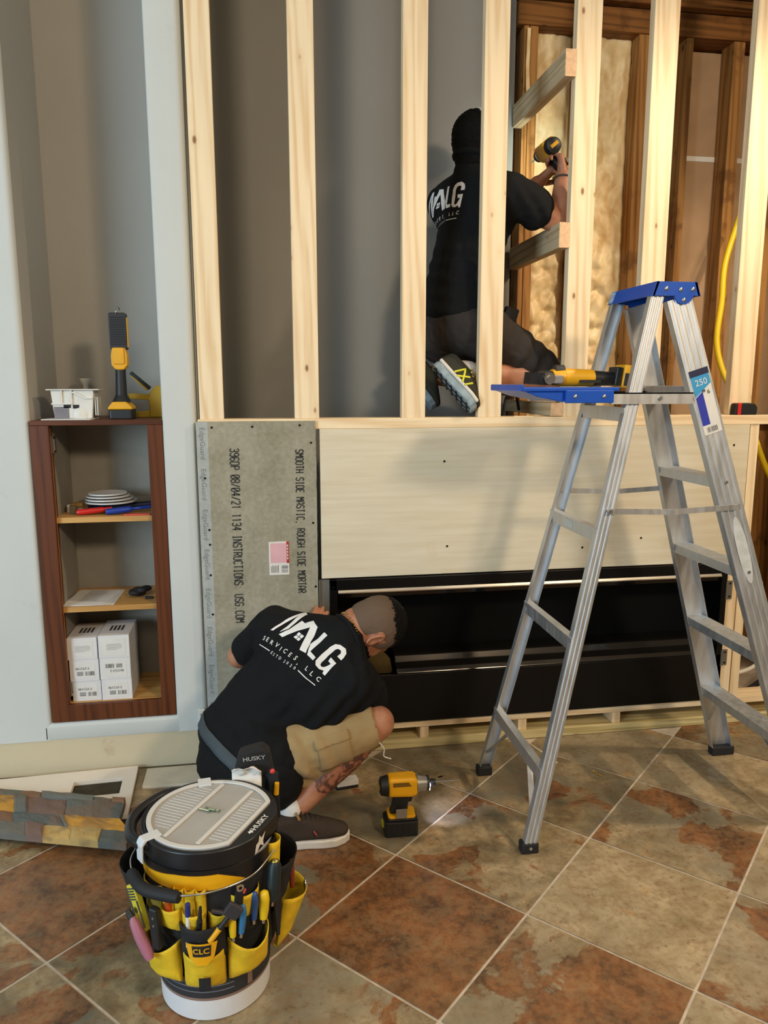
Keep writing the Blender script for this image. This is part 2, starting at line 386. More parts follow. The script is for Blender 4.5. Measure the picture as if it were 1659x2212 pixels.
# ---------------------------------------------------------------- rear framing behind the alcove
G_old = 'old brown studs behind the alcove'
def stud(name, x0, x1, y0, y1, z0, z1, m, label, cat, group, bev=0.002):
    b = nb(); box(b, x0, x1, y0, y1, z0, z1); o = obj(name, b, m, loc=((x0 + x1) / 2, (y0 + y1) / 2, z0), bevel=bev); return tag(o, label, cat, group)
YB = 0.58
oldlab = ['old brown corner post where the grey alcove wall ends', 'old brown stud at the left edge of the spray foam, beside the corner post', 'narrow old brown stud between the two bays of spray foam',
          'old brown stud at the right edge of the spray foam', 'old brown stud left of the tan drywall strip with the white pipe', 'old brown stud right of the tan drywall, behind the ladder top', 'old brown stud behind the yellow hose', 'dark old stud at the right edge of the photo']
for (x0, x1, y0), lb in zip(((1.369, 1.392, YB), (1.395, 1.432, YB), (1.612, 1.634, YB + .01), (1.893, 1.945, YB), (2.118, 2.15, YB), (2.345, 2.40, YB), (2.56, 2.60, YB), (2.80, 2.86, YB)), oldlab):
    stud('old_stud', x0, x1, y0, YB + 0.095, 0.012, 2.945, M_old, lb, 'stud', G_old)
tag(obj('header_beam', (lambda b: (box(b, 1.34, 3.4, YB - 0.01, YB + 0.13, 2.945, 3.04), b)[1])(nb()), M_oldx, loc=(2.2, YB, 2.945), bevel=0.003), 'dark brown header beam across the top of the spray foam', 'beam')
tag(obj('top_plate', (lambda b: (box(b, 1.336, 3.4, YB - 0.05, YB + 0.13, 3.045, 3.085), b)[1])(nb()), M_oldx, loc=(2.2, YB, 3.045), bevel=0.003), 'dark top plate above the brown header beam', 'beam')
bm = nb(); box(bm, 1.336, 4.8, 0.045, 1.2, 3.09, 3.12); struct('ceiling_alcove', bm, M_oldx)
bm = nb(); box(bm, 1.336, 4.8, YB + 0.13, YB + 0.15, 0, 3.1); struct('wall_sheathing', bm, M_old)
bm = nb(); box(bm, 2.12, 2.50, YB - 0.50, YB - 0.18, 3.045, 3.06); tag(obj('metal_sheet', bm, mat('dull_sheet_metal', '#6f716c', 0.6, 0.3, bump=0.1), loc=(2.3, 0.3, 3.045)), 'dull grey flat sheet fixed under the alcove ceiling, top right', 'metal sheet')
# spray foam: lumpy fill, one object per bay
def foam_mat():
    t = NT('spray_foam'); co = t.coord(False)
    n1 = t.noise(co, 11.0, 4); t.set(Base_Color=t.ramp(n1, [(0.3, hx('#d4b27a')), (0.55, hx('#ead3a2')), (0.75, hx('#f2e3be'))]), Roughness=0.45, Subsurface_Weight=0.0)
    t.bump(t.noise(co, 40.0, 3), 0.25, 0.01); return t.m
M_foam = foam_mat()
def foam(x0, x1, z0, z1, y, seed, label):
    b = nb(); nx = int((x1 - x0) / 0.008); nz = int((z1 - z0) / 0.008); g = []
    for k in range(nz + 1):
        row = []
        for i in range(nx + 1):
            x = x0 + (x1 - x0) * i / nx; z = z0 + (z1 - z0) * k / nz
            q = V((x * 1.0 + seed, z * 0.8, seed)); lump = 0.0
            hz = min(1.0, max(0.0, (z - 1.6) / 0.9)); s1 = 19 - 7 * hz
            wq = q + noise.noise_vector(q * 6) * 0.03
            da = noise.voronoi(V((wq.x * 19, seed, wq.y * 21)))[0][0]; db = noise.voronoi(V((wq.x * 14, seed, wq.y * 5)))[0][0]; hq = hz * hz * (3 - 2 * hz)
            lump = 0.040 * ((1 - hq) * math.sqrt(max(0, 1 - da * da * 1.3)) + hq * 0.7 * math.sqrt(max(0, 1 - db * db * 1.2))) + 0.03 * noise.noise(q * 5) + 0.012 * noise.noise(V((q.x * 30, q.y * 22, 1)))
            edge = min(i, nx - i) / nx; lump *= 0.5 + 0.5 * min(1, edge * 6)
            row.append(b.verts.new((x, y - lump, z)))
        g.append(row)
    for k in range(nz):
        for i in range(nx): b.faces.new((g[k][i], g[k][i + 1], g[k + 1][i + 1], g[k + 1][i]))
    o = obj('spray_foam', b, M_foam, loc=((x0 + x1) / 2, y, z0), smooth=180)
    return tag(o, label, 'insulation', 'spray foam between the old studs', 'stuff')
foam(1.433, 1.611, 0.9, 2.95, YB + 0.09, 3.1, 'lumpy cream spray foam in the left bay behind the man with the raised drill')
foam(1.635, 1.892, 0.9, 2.95, YB + 0.09, 8.7, 'lumpy cream spray foam in the wider right bay beside the ladder top')
foam(1.379, 1.394, 2.62, 2.93, YB + 0.0, 5.2, 'patch of cream foam squeezed beside the top of the corner post')
# backs of tan drywall in the right bays
M_tan = mat('tan_drywall_back', '#a98a69', 0.85, var=0.1, vscale=5)
for x0, x1, lb in ((1.945, 2.55, 'tan drywall back seen between brown studs behind the ladder top'), (2.552, 2.95, 'tan drywall back in the bay behind the yellow hose')):
    bm = nb(); box(bm, x0, x1, YB + 0.097, YB + 0.128, 1.25, 2.93); tag(obj('drywall_panel', bm, M_tan, loc=((x0 + x1) / 2, YB + 0.12, 1.25)), lb, 'drywall', 'drywall backs in the right bays')
bm = nb(); box(bm, 2.152, 2.54, YB + 0.0953, YB + 0.0967, 2.464, 2.486); tag(obj('seam_tape', bm, mat('white_plastic', '#d9d6cf', 0.4, var=0.02), loc=(2.3, YB + .096, 2.475)), 'white level seam across the tan drywall behind the brown studs', 'tape')
bm = nb(); tube(bm, spline([(2.36, 0.46, 2.2), (2.262, 0.40, 1.97), (2.232, 0.36, 1.80), (2.196, 0.32, 1.63), (2.202, 0.27, 1.50), (2.245, 0.22, 1.38), (2.30, 0.18, 1.25), (2.36, 0.16, 1.1), (2.5, 0.2, .9), (2.62, 0.3, 0.6)]), 0.013, 12)
tag(obj('yellow_hose', bm, mat('yellow_hose_rubber', '#e8c61c', 0.4, var=0.03), loc=(2.2, 0.3, 0.6), smooth=60), 'yellow air hose hanging behind the rightmost pine stud', 'hose')

# ---------------------------------------------------------------- new pine framing
G_st = 'new pine studs standing on the ledge'
edges = [(0.001, 0.085), (0.339, 0.428), (0.736, 0.825), (1.030, 1.120), (1.368, 1.462), (1.662, 1.760), (2.070, 2.168)]
labs = ['new pine stud at far left, tight against the painted pier', 'new pine stud second from left, before the grey alcove wall', 'new pine stud left of the kneeling man',
        'new pine stud crossing in front of the kneeling man', 'new pine stud with blocks nailed to its left side, by the raised drill', 'new pine stud directly behind the blue ladder top', 'new pine stud at the right, beside the yellow hose']
PT = 1.320
for (x0, x1), lb in zip(edges, labs):
    yo = 0.032 if x0 > 2.0 else 0.0   # the rightmost stud stands a little further back
    stud('wall_stud', x0 + yo * 0.65, x1 + yo * 0.65, 0.004 + yo, 0.042 + yo, PT, HT, M_pine, lb, 'stud', G_st)
stud('ledge_plate', -0.008, 3.0, 0.0, 0.089, PT - 0.038, PT, M_pinex, 'long pine plate lying flat as the ledge under the studs', 'plank', None)
bm = nb(); box(bm, 0.0, 0.414, 0.004, 0.042, 0.05, 1.28); 
G_blk = 'pine blocks running back from the studs'
for z0, z1, x0, lb in ((2.533, 2.624, 1.327, 'upper pine block running back from the stud, above the drill'), (1.944, 2.034, 1.327, 'pine block running back from the stud just under the right elbow'), (1.322, 1.372, 1.318, 'pine block lying on the ledge under the knee')):
    rt = thing('blocking', lb, 'wood block', (x0 + 0.02, 0, z0), group=G_blk)
    b = nb(); box(b, x0, 1.367, 0.002, YB - 0.003, z0, z1); obj('block_body', b, M_piney, rt, bevel=0.002)
    b = nb(); box(b, x0, 1.367, 0.0, 0.0018, z0, z1); obj('end_grain', b, M_endgrain, rt, label='paler sawn end of the block')
# base frame under the fireplace
stud('base_rail', 0.45, 2.62, 0.0, 0.089, 0.086, 0.115, M_pinex, 'pine rail carrying the black fireplace', 'plank', None)
stud('sole_plate', 0.0, 2.62, -0.004, 0.130, 0.001, 0.036, M_treated, 'pale treated sole plate lying on the floor under the fireplace', 'plank', None)
for xa, lb in ((0.815, 'short pine spacer block left under the fireplace rail'), (1.228, 'short pine spacer block behind the left ladder legs'), (1.640, 'short pine spacer block right of the ladder legs, under the rail'), (0.46, 'short pine spacer block hidden behind the knee of the crouching man')):
    b = nb(); box(b, xa, xa + 0.036, 0.006, 0.095, 0.036, 0.086); tag(obj('spacer_block', b, M_pine, loc=(xa, 0.05, 0.036), bevel=0.0015), lb, 'wood block', 'spacer blocks under the fireplace')
stud('side_stud', 2.118, 2.165, 0.0, 0.089, 0.115, 0.70, M_pine, 'short pine stud at the right end of the fireplace', 'stud', None)
stud('side_stud', 2.172, 2.212, 0.004, 0.089, 0.115, PT - 0.038, M_pine, 'pine edge stud at the right end of the white panel', 'stud', None)
for z0, z1, lb in ((0.555, 0.635, 'upper grey metal bracket at the right end of the fireplace'), (0.265, 0.335, 'lower grey metal bracket at the right end of the fireplace')):
    rt = thing('metal_bracket', lb, 'bracket', (2.13, -0.003, z0), group='brackets at the fireplace end')
    b = nb(); box(b, 2.105, 2.142, -0.004, -0.001, z0, z1); box(b, 2.105, 2.109, -0.018, -0.001, z0, z1); obj('bracket_plate', b, mat('galvanised', '#8d8c86', 0.45, 0.7), rt, bevel=0.0008)
    for dz in (0.012, z1 - z0 - 0.012):
        b = nb(); cyl(b, (2.13, -0.004, z0 + dz), (2.13, -0.007, z0 + dz), 0.004, n=10); obj('screw', b, mat('dark_steel', '#35332f', 0.4, 0.9), rt)
# panel above the fireplace
def ply_mat():
    t = NT('cream_board'); co = t.coord(False)
    n1 = t.noise(t.scale(co, (0.6, 1, 9)), 5.0, 5); c = t.ramp(n1, [(0.3, hx('#cfc3a8')), (0.65, hx('#dbd2bb'))])
    st = t.step(t.noise(co, 6.0, 4), 0.64, 0.75); c = t.mix(t.math('MULTIPLY', st, 0.25), c, hx('#c9b184'))
    t.set(Base_Color=c, Roughness=0.6); t.bump(n1, 0.05, 0.004); return t.m
rt = thing('backer_panel', 'wide cream board panel above the black fireplace', 'board', (1.3, 0, 0.715))
b = nb(); box(b, 0.428, 2.166, -0.0015, 0.012, 0.716, PT - 0.0385); obj('panel_board', b, ply_mat(), rt, bevel=0.001)
for x, z in ((0.90, 1.155), (0.915, 0.825), (1.75, 1.165), (1.47, 0.80), (1.72, 0.83), (2.10, 1.20)):
    b = nb(); cyl(b, (x, -0.0015, z), (x, -0.0032, z), 0.0042, n=12); obj('screw_head', b, mat('dark_steel', '#35332f', 0.4, 0.9), rt)

# ---------------------------------------------------------------- cement board
def cement_mat(name, col, lo):
    t = NT(name); co = t.coord(False)
    n1 = t.noise(co, 60.0, 6, 0.7); n2 = t.noise(co, 6.0, 4)
    c = t.ramp(t.math('ADD', t.math('MULTIPLY', n1, 0.5), t.math('MULTIPLY', n2, 0.5)), [(0.36, hx(lo)), (0.6, hx(col))])
    t.set(Base_Color=c, Roughness=0.9); t.b.inputs['Specular IOR Level'].default_value = 0.15; t.bump(n1, 0.2, 0.004); return t.m
cb = thing('cement_board', 'grey cement backer board with black printing left of the fireplace', 'board', (0.2, -0.0125, 0.04))
YC = -0.0125
b = nb(); n = 60
prof = [(-0.013, 1.3125), (-0.013, 0.04), (0.413, 0.04)] + [(0.413 + 0.0022 * noise.noise(V((k * 0.9, 3.3, 1))), 0.04 + (1.3125 - 0.04) * k / n) for k in range(1, n + 1)]
prism(b, prof, (0, YC, 0), (1, 0, 0), (0, 0, 1), (0, 0.0118, 0)); obj('board_core', b, cement_mat('cement_board_grey', '#a5a08f', '#87836f'), cb)
b = nb(); box(b, -0.0132, 0.028, YC - 0.0006, YC, 0.041, 1.312); obj('edge_strip', b, cement_mat('smooth_board_edge', '#aeb2ae', '#9a9f9c'), cb, label='smooth pale edge strip of the cement board')
M_ink = mat('black_ink', '#3a3a36', 0.8, var=0.25, vscale=80)
M_inkl = mat('grey_ink', '#76797a', 0.8, var=0.1)
D, Rt = V((0, 0, -1)), V((1, 0, 0))   # lines run downwards, letter tops to the right
M_b = M_ink
b = nb(); s = '396DP 08/04/21 1134 INSTRUCTIONS: USG.COM'; L0, L1 = 1.215, 0.560
stroke_text(b, s, (0.103, YC, L0), D, Rt, 0.031, (L0 - L1) / len(s) * 0.70, (L0 - L1) / len(s), 0.0043, 0.0005)
obj('printed_line', b, M_ink, cb, label='black date and number line printed downwards')
b = nb(); s = 'SMOOTH SIDE MASTIC, ROUGH SIDE MORTAR'; L0, L1 = 1.208, 0.664
stroke_text(b, s, (0.338, YC, L0), D, Rt, 0.028, (L0 - L1) / len(s) * 0.70, (L0 - L1) / len(s), 0.0043, 0.0005)
obj('printed_line', b, M_ink, cb, label='black line about the smooth and rough sides printed downwards')
for k in range(8):
    z = 1.235 - 0.148 * k; b = nb()
    tb_ = text_bm('EdgeGuard', 0.017, 0.0, 1.05); put(b, tb_, axes((0.008, YC - 0.0010, z), D, Rt, D.cross(Rt))); obj('edge_word', b, M_inkl, cb)
b = nb()
for x, z in ((0.042, 1.292), (0.185, 1.2935), (0.355, 1.297), (0.395, 1.233), (0.398, 0.935), (0.404, 0.69), (0.02, 0.865), (0.012, 1.11), (0.02, 0.92), (0.018, 0.75), (0.02, 0.60)):
    b = nb(); cyl(b, (x, YC - 0.0008, z), (x, YC - 0.002, z), 0.0042, n=12); obj('screw_head', b, mat('dark_steel', '#35332f', 0.4, 0.9), cb)
M_white0 = mat('white_paper', '#dcd9d3', 0.7, var=0.03)
st = nb(); zt, zb_ = 0.868, 0.741; box(st, 0.232, 0.306, YC - 0.0012, YC - 0.0003, zb_, zt); stk = obj('price_sticker', st, mat('white_paper', '#dcd9d3', 0.7, var=0.03), cb, label='white sticker with a red band and a barcode')
def flat(bm, x0, x1, z0, z1, y): 
    bm.faces.new([bm.verts.new(p) for p in ((x0, y, z0), (x1, y, z0), (x1, y, z1), (x0, y, z1))])
b = nb(); flat(b, 0.297, 0.306, 0.785, zt, YC - 0.0016); o = obj('red_band', b, mat('label_red', '#b3222a', 0.6, var=0.03), stk)
b = nb(); flat(b, 0.238, 0.296, 0.787, 0.862, YC - 0.0016); obj('pink_field', b, mat('label_pink', '#d9a9b0', 0.7, var=0.05), stk)
b = nb()
for k in range(11): flat(b, 0.278, 0.302, 0.749 + k * 0.0028, 0.749 + k * 0.0028 + random.choice((0.0009, 0.0016)), YC - 0.0016)
obj('barcode', b, M_ink, stk); b = nb()
for k in range(6): flat(b, 0.24 + k * 0.005, 0.2418 + k * 0.005, 0.75, 0.775 + 0.004 * (k % 2), YC - 0.0016)
obj('small_print', b, M_ink, stk); b = nb()
for k in range(5): flat(b, 0.299, 0.303, 0.80 + k * 0.012, 0.808 + k * 0.012, YC - 0.0019)
obj('band_lettering', b, M_white0, stk)
# bracket plate seen in the slot between board and fireplace, and the wall box at the board's foot
bm = nb(); box(bm, 0.416, 0.457, -0.003, -0.0005, 0.30, 0.712); box(bm, 0.416, 0.419, -0.014, -0.0005, 0.30, 0.712)
tag(obj('mounting_flange', bm, mat('galvanised', '#8d8c86', 0.45, 0.7), loc=(0.436, 0, 0.30)), 'grey metal flange in the slot between cement board and fireplace', 'metal plate')
rt = thing('junction_box', 'small white electrical box at the foot of the cement board', 'electrical box', (-0.035, -0.006, 0.16))
b = nb(); box(b, -0.048, -0.024, -0.012, -0.002, 0.150, 0.228); obj('box_cover', b, mat('white_plastic', '#d9d6cf', 0.4, var=0.02), rt, bevel=0.002)
b = nb(); box(b, -0.041, -0.031, -0.0135, -0.0125, 0.165, 0.212); obj('slot', b, mat('box_slot_grey', '#8a8780', 0.6), rt)

# ---------------------------------------------------------------- electric fireplace
fp = thing('electric_fireplace', 'long black linear electric fireplace set into the framing', 'fireplace', (1.28, 0, 0.116))
M_blk = mat('black_metal', '#060607', 0.38, 0.0, var=0.05, spec=0.3); M_blkg = mat('black_gloss', '#060607', 0.12, 0.0, var=0.0, spec=0.6)
X0, X1, Z0, Z1 = 0.459, 2.112, 0.1165, 0.712
b = nb(); box(b, X0, X1, -0.012, 0.0, Z1 - 0.042, Z1); box(b, X0, X0 + 0.026, -0.012, 0.16, Z0, Z1); box(b, X1 - 0.026, X1, -0.012, 0.16, Z0, Z1); box(b, X0, X1, -0.012, 0.0, Z0, 0.318); box(b, X0, X1, 0, 0.16, Z0, Z0 + 0.02); box(b, X0, X1, 0.0, 0.16, Z1 - 0.03, Z1)
obj('housing', b, M_blk, fp, bevel=0.002)
b = nb(); box(b, X0 + 0.026, X1 - 0.026, 0.155, 0.165, Z0 + 0.02, Z1 - 0.03); obj('back_panel', b, mat('matt_black', '#070707', 0.7, var=0, spec=0.15), fp)
b = nb(); prism(b, [(-0.017, 0.657), (-0.017, 0.661), (-0.011, 0.669), (-0.004, 0.670), (-0.004, 0.657)], (X0 + 0.03, 0, 0), (0, 1, 0), (0, 0, 1), (X1 - X0 - 0.06, 0, 0)); obj('chrome_rail', b, mat('chrome_trim', '#f2ece0', 0.30, 1.0, var=0), fp, label='bright polished strip along the top')
b = nb(); box(b, X0 + 0.03, X1 - 0.03, 0.0, 0.15, Z1 - 0.075, Z1 - 0.060); obj('upper_baffle', b, M_blkg, fp)
b = nb()
prism(b, [(0.0, 0.318), (0.012, 0.332), (0.05, 0.345), (0.06, 0.368), (0.10, 0.374), (0.15, 0.376), (0.15, 0.31), (0.0, 0.31)], (0.72, 0, 0), (0, 1, 0), (0, 0, 1), (1.36, 0, 0)); obj('ember_tray', b, mat('dark_polished', '#4b4742', 0.16, 0.9, var=0), fp, bevel=0.002, label='dark polished ledge inside the fireplace')
b = nb(); prism(b, [(0.50, 0.30), (0.712, 0.30), (0.70, 0.36), (0.66, 0.405), (0.50, 0.405)], (0, 0.055, 0), (1, 0, 0), (0, 0, 1), (0, 0.02, 0)); obj('end_plate', b, mat('brassy_plate', '#6b5a35', 0.4, 0.6, var=0.1), fp, label='brass-coloured metal plate at the left inside end')
b = nb()
for xs, zs in [(X0 + 0.07 + k * 0.215, Z1 - 0.022) for k in range(8)] + [(X0 + 0.012, Z1 - 0.03)]:
    b = nb(); cyl(b, (xs, -0.012, zs), (xs, -0.015, zs), 0.0045, n=10); obj('housing_screw', b, mat('screw_black', '#2a2a2c', 0.3, 0.8), fp)
# ---------------------------------------------------------------- step ladder
M_alu = (lambda: None)
def alu(name, col='#d3d6d9', rough=0.40):
    if name in MC: return MC[name]
    t = NT(name); co = t.coord(); c = hx(col)
    n1 = t.noise(t.scale(co, (8, 8, 1.2)), 6.0, 4); t.set(Base_Color=t.ramp(n1, [(0.3, tuple(x * 0.82 for x in c[:3]) + (1,)), (0.7, c)]), Metallic=0.9, Roughness=t.ramp(n1, [(0.3, (rough,) * 3), (0.7, (rough + 0.14,) * 3)]))
    t.bump(t.noise(t.scale(co, (30, 30, 1.5)), 30, 3), 0.04, 0.002); MC[name] = t.m; return t.m
M_alu = alu('mill_aluminium'); M_blue = mat('blue_plastic', '#0f4fb4', 0.35, var=0.04); M_rub = mat('black_rubber', '#17171a', 0.7, var=0.1)
M_rivet = mat('rivet_metal', '#b5b6b8', 0.3, 0.9, var=0.05); M_white = mat('white_paper', '#dcd9d3', 0.7, var=0.03)
lad = thing('step_ladder', 'aluminium step ladder with blue top standing before the fireplace', 'ladder', (1.5, -0.49, 0))
def yn(z): return -0.747 + 0.118 * z / 1.70
def yf(z): return -0.233 - 0.118 * z / 1.70
def xr(z): return 1.002 + 0.386 * z / 1.69
def xf(z): return 1.985 - 0.522 * z / 1.69
def sweep(bm, poly, a, b, side, nrm):
    a, b = V(a), V(b); d = (b - a).normalized(); s = V(side); s = (s - d * s.dot(d)).normalized(); q = V(nrm); q = (q - d * q.dot(d) - s * q.dot(s)).normalized()
    prism(bm, poly, a, s, q, b - a)
def cprofile(w, h, t, ribs):
    # web on the outside (q>0 is outwards) with raised ribs, flanges pointing inwards
    top = [(-w / 2, 0)]
    n = ribs
    for k in range(n):
        c = -w / 2 + w * (k + 0.5) / n; hw = w / n * 0.30
        top += [(c - hw, 0), (c - hw * 0.7, 0.0024), (c + hw * 0.7, 0.0024), (c + hw, 0)]
    top += [(w / 2, 0), (w / 2, -h), (w / 2 - t, -h), (w / 2 - t, -t), (-w / 2 + t, -t), (-w / 2 + t, -h), (-w / 2, -h)]
    return top
def rail(xfun, yfun, w, h, out, ribs, z0, z1):
    b = nb(); a, c = V((xfun(z0), yfun(z0), z0)), V((xfun(z1), yfun(z1), z1))
    sweep(b, cprofile(w, h, 0.0022, ribs), a, c, (1, 0, 0), (0, out, 0)); return b
for fun, out in ((yn, -1), (yf, 1)):
    obj('front_rail', rail(xf, fun, 0.080, 0.027, out, 4, 0.012, 1.70), M_alu, lad, bevel=0.0006)
    obj('rear_rail', rail(xr, fun, 0.041, 0.025, out, 3, 0.012, 1.71), M_alu, lad, bevel=0.0006)
for fun, xfun, w, o in ((yn, xf, 0.092, 1), (yf, xf, 0.092, -1), (yn, xr, 0.055, 1), (yf, xr, 0.055, -1)):
    b = nb(); x = xfun(0.02); y = fun(0.02)
    box(b, x - w / 2, x + w / 2, min(y - o * 0.005, y + o * 0.032), max(y - o * 0.005, y + o * 0.032), 0.0, 0.034)
    ft = obj('foot', b, M_rub, lad, bevel=0.004, label='black rubber foot')
    b = nb(); cyl(b, (x, y - o * 0.005, 0.02), (x, y - o * 0.008, 0.02), 0.005, n=12); obj('rivet', b, M_rivet, ft)
for z in (0.283, 0.573, 0.860, 1.145, 1.425):
    b = nb(); x = xf(z); y0, y1 = yn(z) + 0.003, yf(z) - 0.003; w = 0.074
    prof = [(-w / 2, -0.030), (-w / 2, 0.0)] + [(-w / 2 + w * (k + q) / 8, 0.0 if q in (0.0, 0.5) else 0.0016) for k in range(8) for q in (0.0, 0.1, 0.4, 0.5)][1:] + [(w / 2, 0.0), (w / 2, -0.030), (w / 2 - 0.003, -0.030), (w / 2 - 0.003, -0.003), (-w / 2 + 0.003, -0.003), (-w / 2 + 0.003, -0.030)]
    prism(b, prof, (x, y0, z + 0.012), (1, 0, 0), (0, 0, 1), (0, y1 - y0, 0)); st = obj('step', b, M_alu, lad)
    b = nb(); cyl(b, (x, yn(z) - 0.0045, z), (x, yn(z) - 0.007, z), 0.005, n=12); obj('rivet', b, M_rivet, st)
for z in (0.247, 0.657, 0.992, 1.355):
    b = nb(); x = xr(z); prism(b, [(-0.020, -0.022), (-0.020, 0.020), (0.006, 0.020), (0.006, 0.017), (-0.017, 0.017), (-0.017, -0.022)], (x, yn(z) + 0.002, z), (1, 0, 0), (0, 0, 1), (0, yf(z) - yn(z) - 0.004, 0))
    br = obj('rear_brace', b, M_alu, lad)
    if z == 0.992:
        b = nb(); y = -0.47; box(b, x - 0.0212, x - 0.0202, y - 0.03, y + 0.03, z - 0.012, z + 0.012); obj('brace_sticker', b, mat('pale_sticker', '#b9bcb4', 0.6, var=0.03), br, label='small pale sticker')
for fun, sgn in ((yn, 1), (yf, -1)):   # slanted straps under the lowest brace and step
    b = nb(); bar(b, (xr(0.225), fun(0.22) + sgn * 0.14, 0.228), (xr(0.075), fun(0.07) + sgn * 0.010, 0.085), 0.018, 0.003, (1, 0, 0)); obj('strap', b, M_alu, lad)
    b = nb(); bar(b, (xf(0.265) - 0.03, fun(0.26) + sgn * 0.11, 0.272), (xf(0.14) - 0.035, fun(0.14) + sgn * 0.010, 0.15), 0.018, 0.003, (1, 0, 0)); obj('strap', b, M_alu, lad)
for fun, o, z in ((yn, 1, 1.066), (yf, -1, 1.076)):
    b = nb(); y = fun(z) - o * 0.008; bar(b, (xr(z) + 0.0, y, z), (1.46, y, z - 0.008), 0.017, 0.004, (0, 0, 1)); sp = obj('spreader', b, M_alu, lad)
    b = nb(); bar(b, (1.44, y - 0.004, z - 0.008), (xf(z) + 0.012, y - 0.004, z + 0.003), 0.017, 0.004, (0, 0, 1)); obj('spreader_arm', b, M_alu, sp)
    b = nb()
    cyl(b, (xr(z), y + 0.004, z), (xr(z), y - 0.010, z), 0.007, n=14); obj('rivet', b, M_rivet, sp)
# blue top
b = nb()
xs0, xs1, ya, yb_, z0, z1 = 1.380, 1.512, -0.6385, -0.3425, 1.704, 1.745
for (pa, pb) in (((xs0 + .004, xs1 - .004), None),): box(b, xs0 + 0.004, xs1 - 0.004, ya + 0.004, yb_ - 0.004, z1 - 0.010, z1)
prism(b, [(xs0 - 0.012, z0), (xs0 + 0.002, z1), (xs0 + 0.010, z1), (xs0 - 0.004, z0)], (0, ya, 0), (1, 0, 0), (0, 0, 1), (0, yb_ - ya, 0))
prism(b, [(xs1 - 0.010, z1), (xs1 - 0.002, z1), (xs1 + 0.012, z0), (xs1 + 0.004, z0)], (0, ya, 0), (1, 0, 0), (0, 0, 1), (0, yb_ - ya, 0))
skirt = [(xs0 + 0.002, z1 - 0.001), (xs0 - 0.010, z0), (1.44, z0)] + [(1.470 + 0.030 * math.cos(a), z0 + 0.002 - 0.026 * math.sin(a)) for a in [PI - PI * k / 10 for k in range(11)]] + [(xs1 + 0.010, z0), (xs1 - 0.002, z1 - 0.001)]
prism(b, skirt, (0, ya, 0), (1, 0, 0), (0, 0, 1), (0, 0.007, 0)); prism(b, skirt, (0, yb_ - 0.007, 0), (1, 0, 0), (0, 0, 1), (0, 0.007, 0))
cap = obj('top_cap', b, M_blue, lad, bevel=0.002, label='moulded blue plastic top')
for x, z in ((1.412, 1.724), (1.458, 1.722), (1.497, 1.723), (1.470, 1.692)):
    b = nb(); ell(b, (x, ya - 0.0005, z), (0.007, 0.004, 0.007), sub=2); obj('rivet', b, M_rivet, cap, smooth=180)
b = nb(); prism(b, [(xs0 - 0.0125, z0 + 0.002), (xs0 + 0.000, z1 - 0.002), (xs0 + 0.001, z1 - 0.002), (xs0 - 0.0115, z0 + 0.002)], (0, yb_ - 0.035, 0), (1, 0, 0), (0, 0, 1), (0, 0.034, 0)); obj('scuffed_corner', b, mat('scuffed_blue', '#9fb6cf', 0.7, var=0.3, vscale=60), cap, label='whitish scuffed corner')
# paint shelf on the rear rails
b = nb()
box(b, 0.965, 1.268, -0.664, -0.368, 1.424, 1.436); box(b, 1.098, 1.248, -0.672, -0.655, 1.390, 1.428); box(b, 1.098, 1.248, -0.378, -0.362, 1.390, 1.428)
prism(b, [(0.97, 1.426), (1.10, 1.426), (1.10, 1.392), (1.02, 1.408)], (0, -0.655, 0), (1, 0, 0), (0, 0, 1), (0, 0.28, 0)); box(b, 0.962, 0.972, -0.664, -0.368, 1.424, 1.444)
shf = obj('shelf_tray', b, M_blue, lad, bevel=0.003, label='blue fold-out paint shelf')
for x in (1.126, 1.216):
    b = nb(); ell(b, (x, -0.673, 1.409), (0.0065, 0.004, 0.0065), sub=2); obj('rivet', b, M_rivet, shf, smooth=180)
for y in (-0.660, -0.372):
    b = nb(); box(b, 1.24, xf(1.40) - 0.044, y, y + 0.004, 1.386, 1.420); box(b, 1.24, xf(1.40) - 0.044, y, y + 0.016, 1.416, 1.420); br = obj('shelf_bracket', b, M_alu, lad)
    b = nb(); cyl(b, (1.40, y, 1.403), (1.40, y - 0.005, 1.403), 0.006, n=12); obj('rivet', b, M_rivet, br)
# stickers on the near front rail
def railM(z, off=0.0030):
    d = (V((xf(1.7), yn(1.7), 1.7)) - V((xf(0), yn(0), 0))).normalized(); s = V((1, 0, 0)); s = (s - d * d.x).normalized(); n = s.cross(d)
    if n.y > 0: n = -n
    return axes(V((xf(z), yn(z), z)) + n * off, s, d, n)
def patch(poly, z, m, nm, off=0.0032, parent=lad, label=None):
    b = nb(); M = railM(z, off); b.faces.new([b.verts.new(M @ V((p[0], p[1], 0))) for p in poly]); return obj(nm, b, m, parent, label=label)
stk = patch([(-0.030, -0.100), (0.030, -0.100), (0.030, 0.100), (-0.030, 0.100)], 1.392, M_white, 'rail_sticker', label='white and blue ladder rating sticker')
patch([(-0.030, 0.020), (0.030, 0.052), (0.030, 0.090), (-0.030, 0.090)], 1.392, mat('sticker_cyan', '#2f95c8', 0.5, var=0.03), 'sticker_blue', 0.0036, stk)
patch([(-0.032, 0.082), (0.032, 0.082), (0.032, 0.102), (-0.032, 0.102)], 1.392, mat('sticker_navy', '#121b40', 0.5, var=0.03), 'sticker_header', 0.0038, stk)
patch([(-0.029, -0.070), (-0.003, -0.070), (-0.003, 0.032), (-0.029, 0.018)], 1.392, mat('sticker_deep_blue', '#2433a0', 0.5, var=0.05), 'sticker_side', 0.0036, stk)
b = nb(); put(b, text_bm('250', 0.019, 0.0), railM(1.392, 0.0040) @ Matrix.Translation((0.0, 0.062, 0))); obj('rating_number', b, M_white, stk)
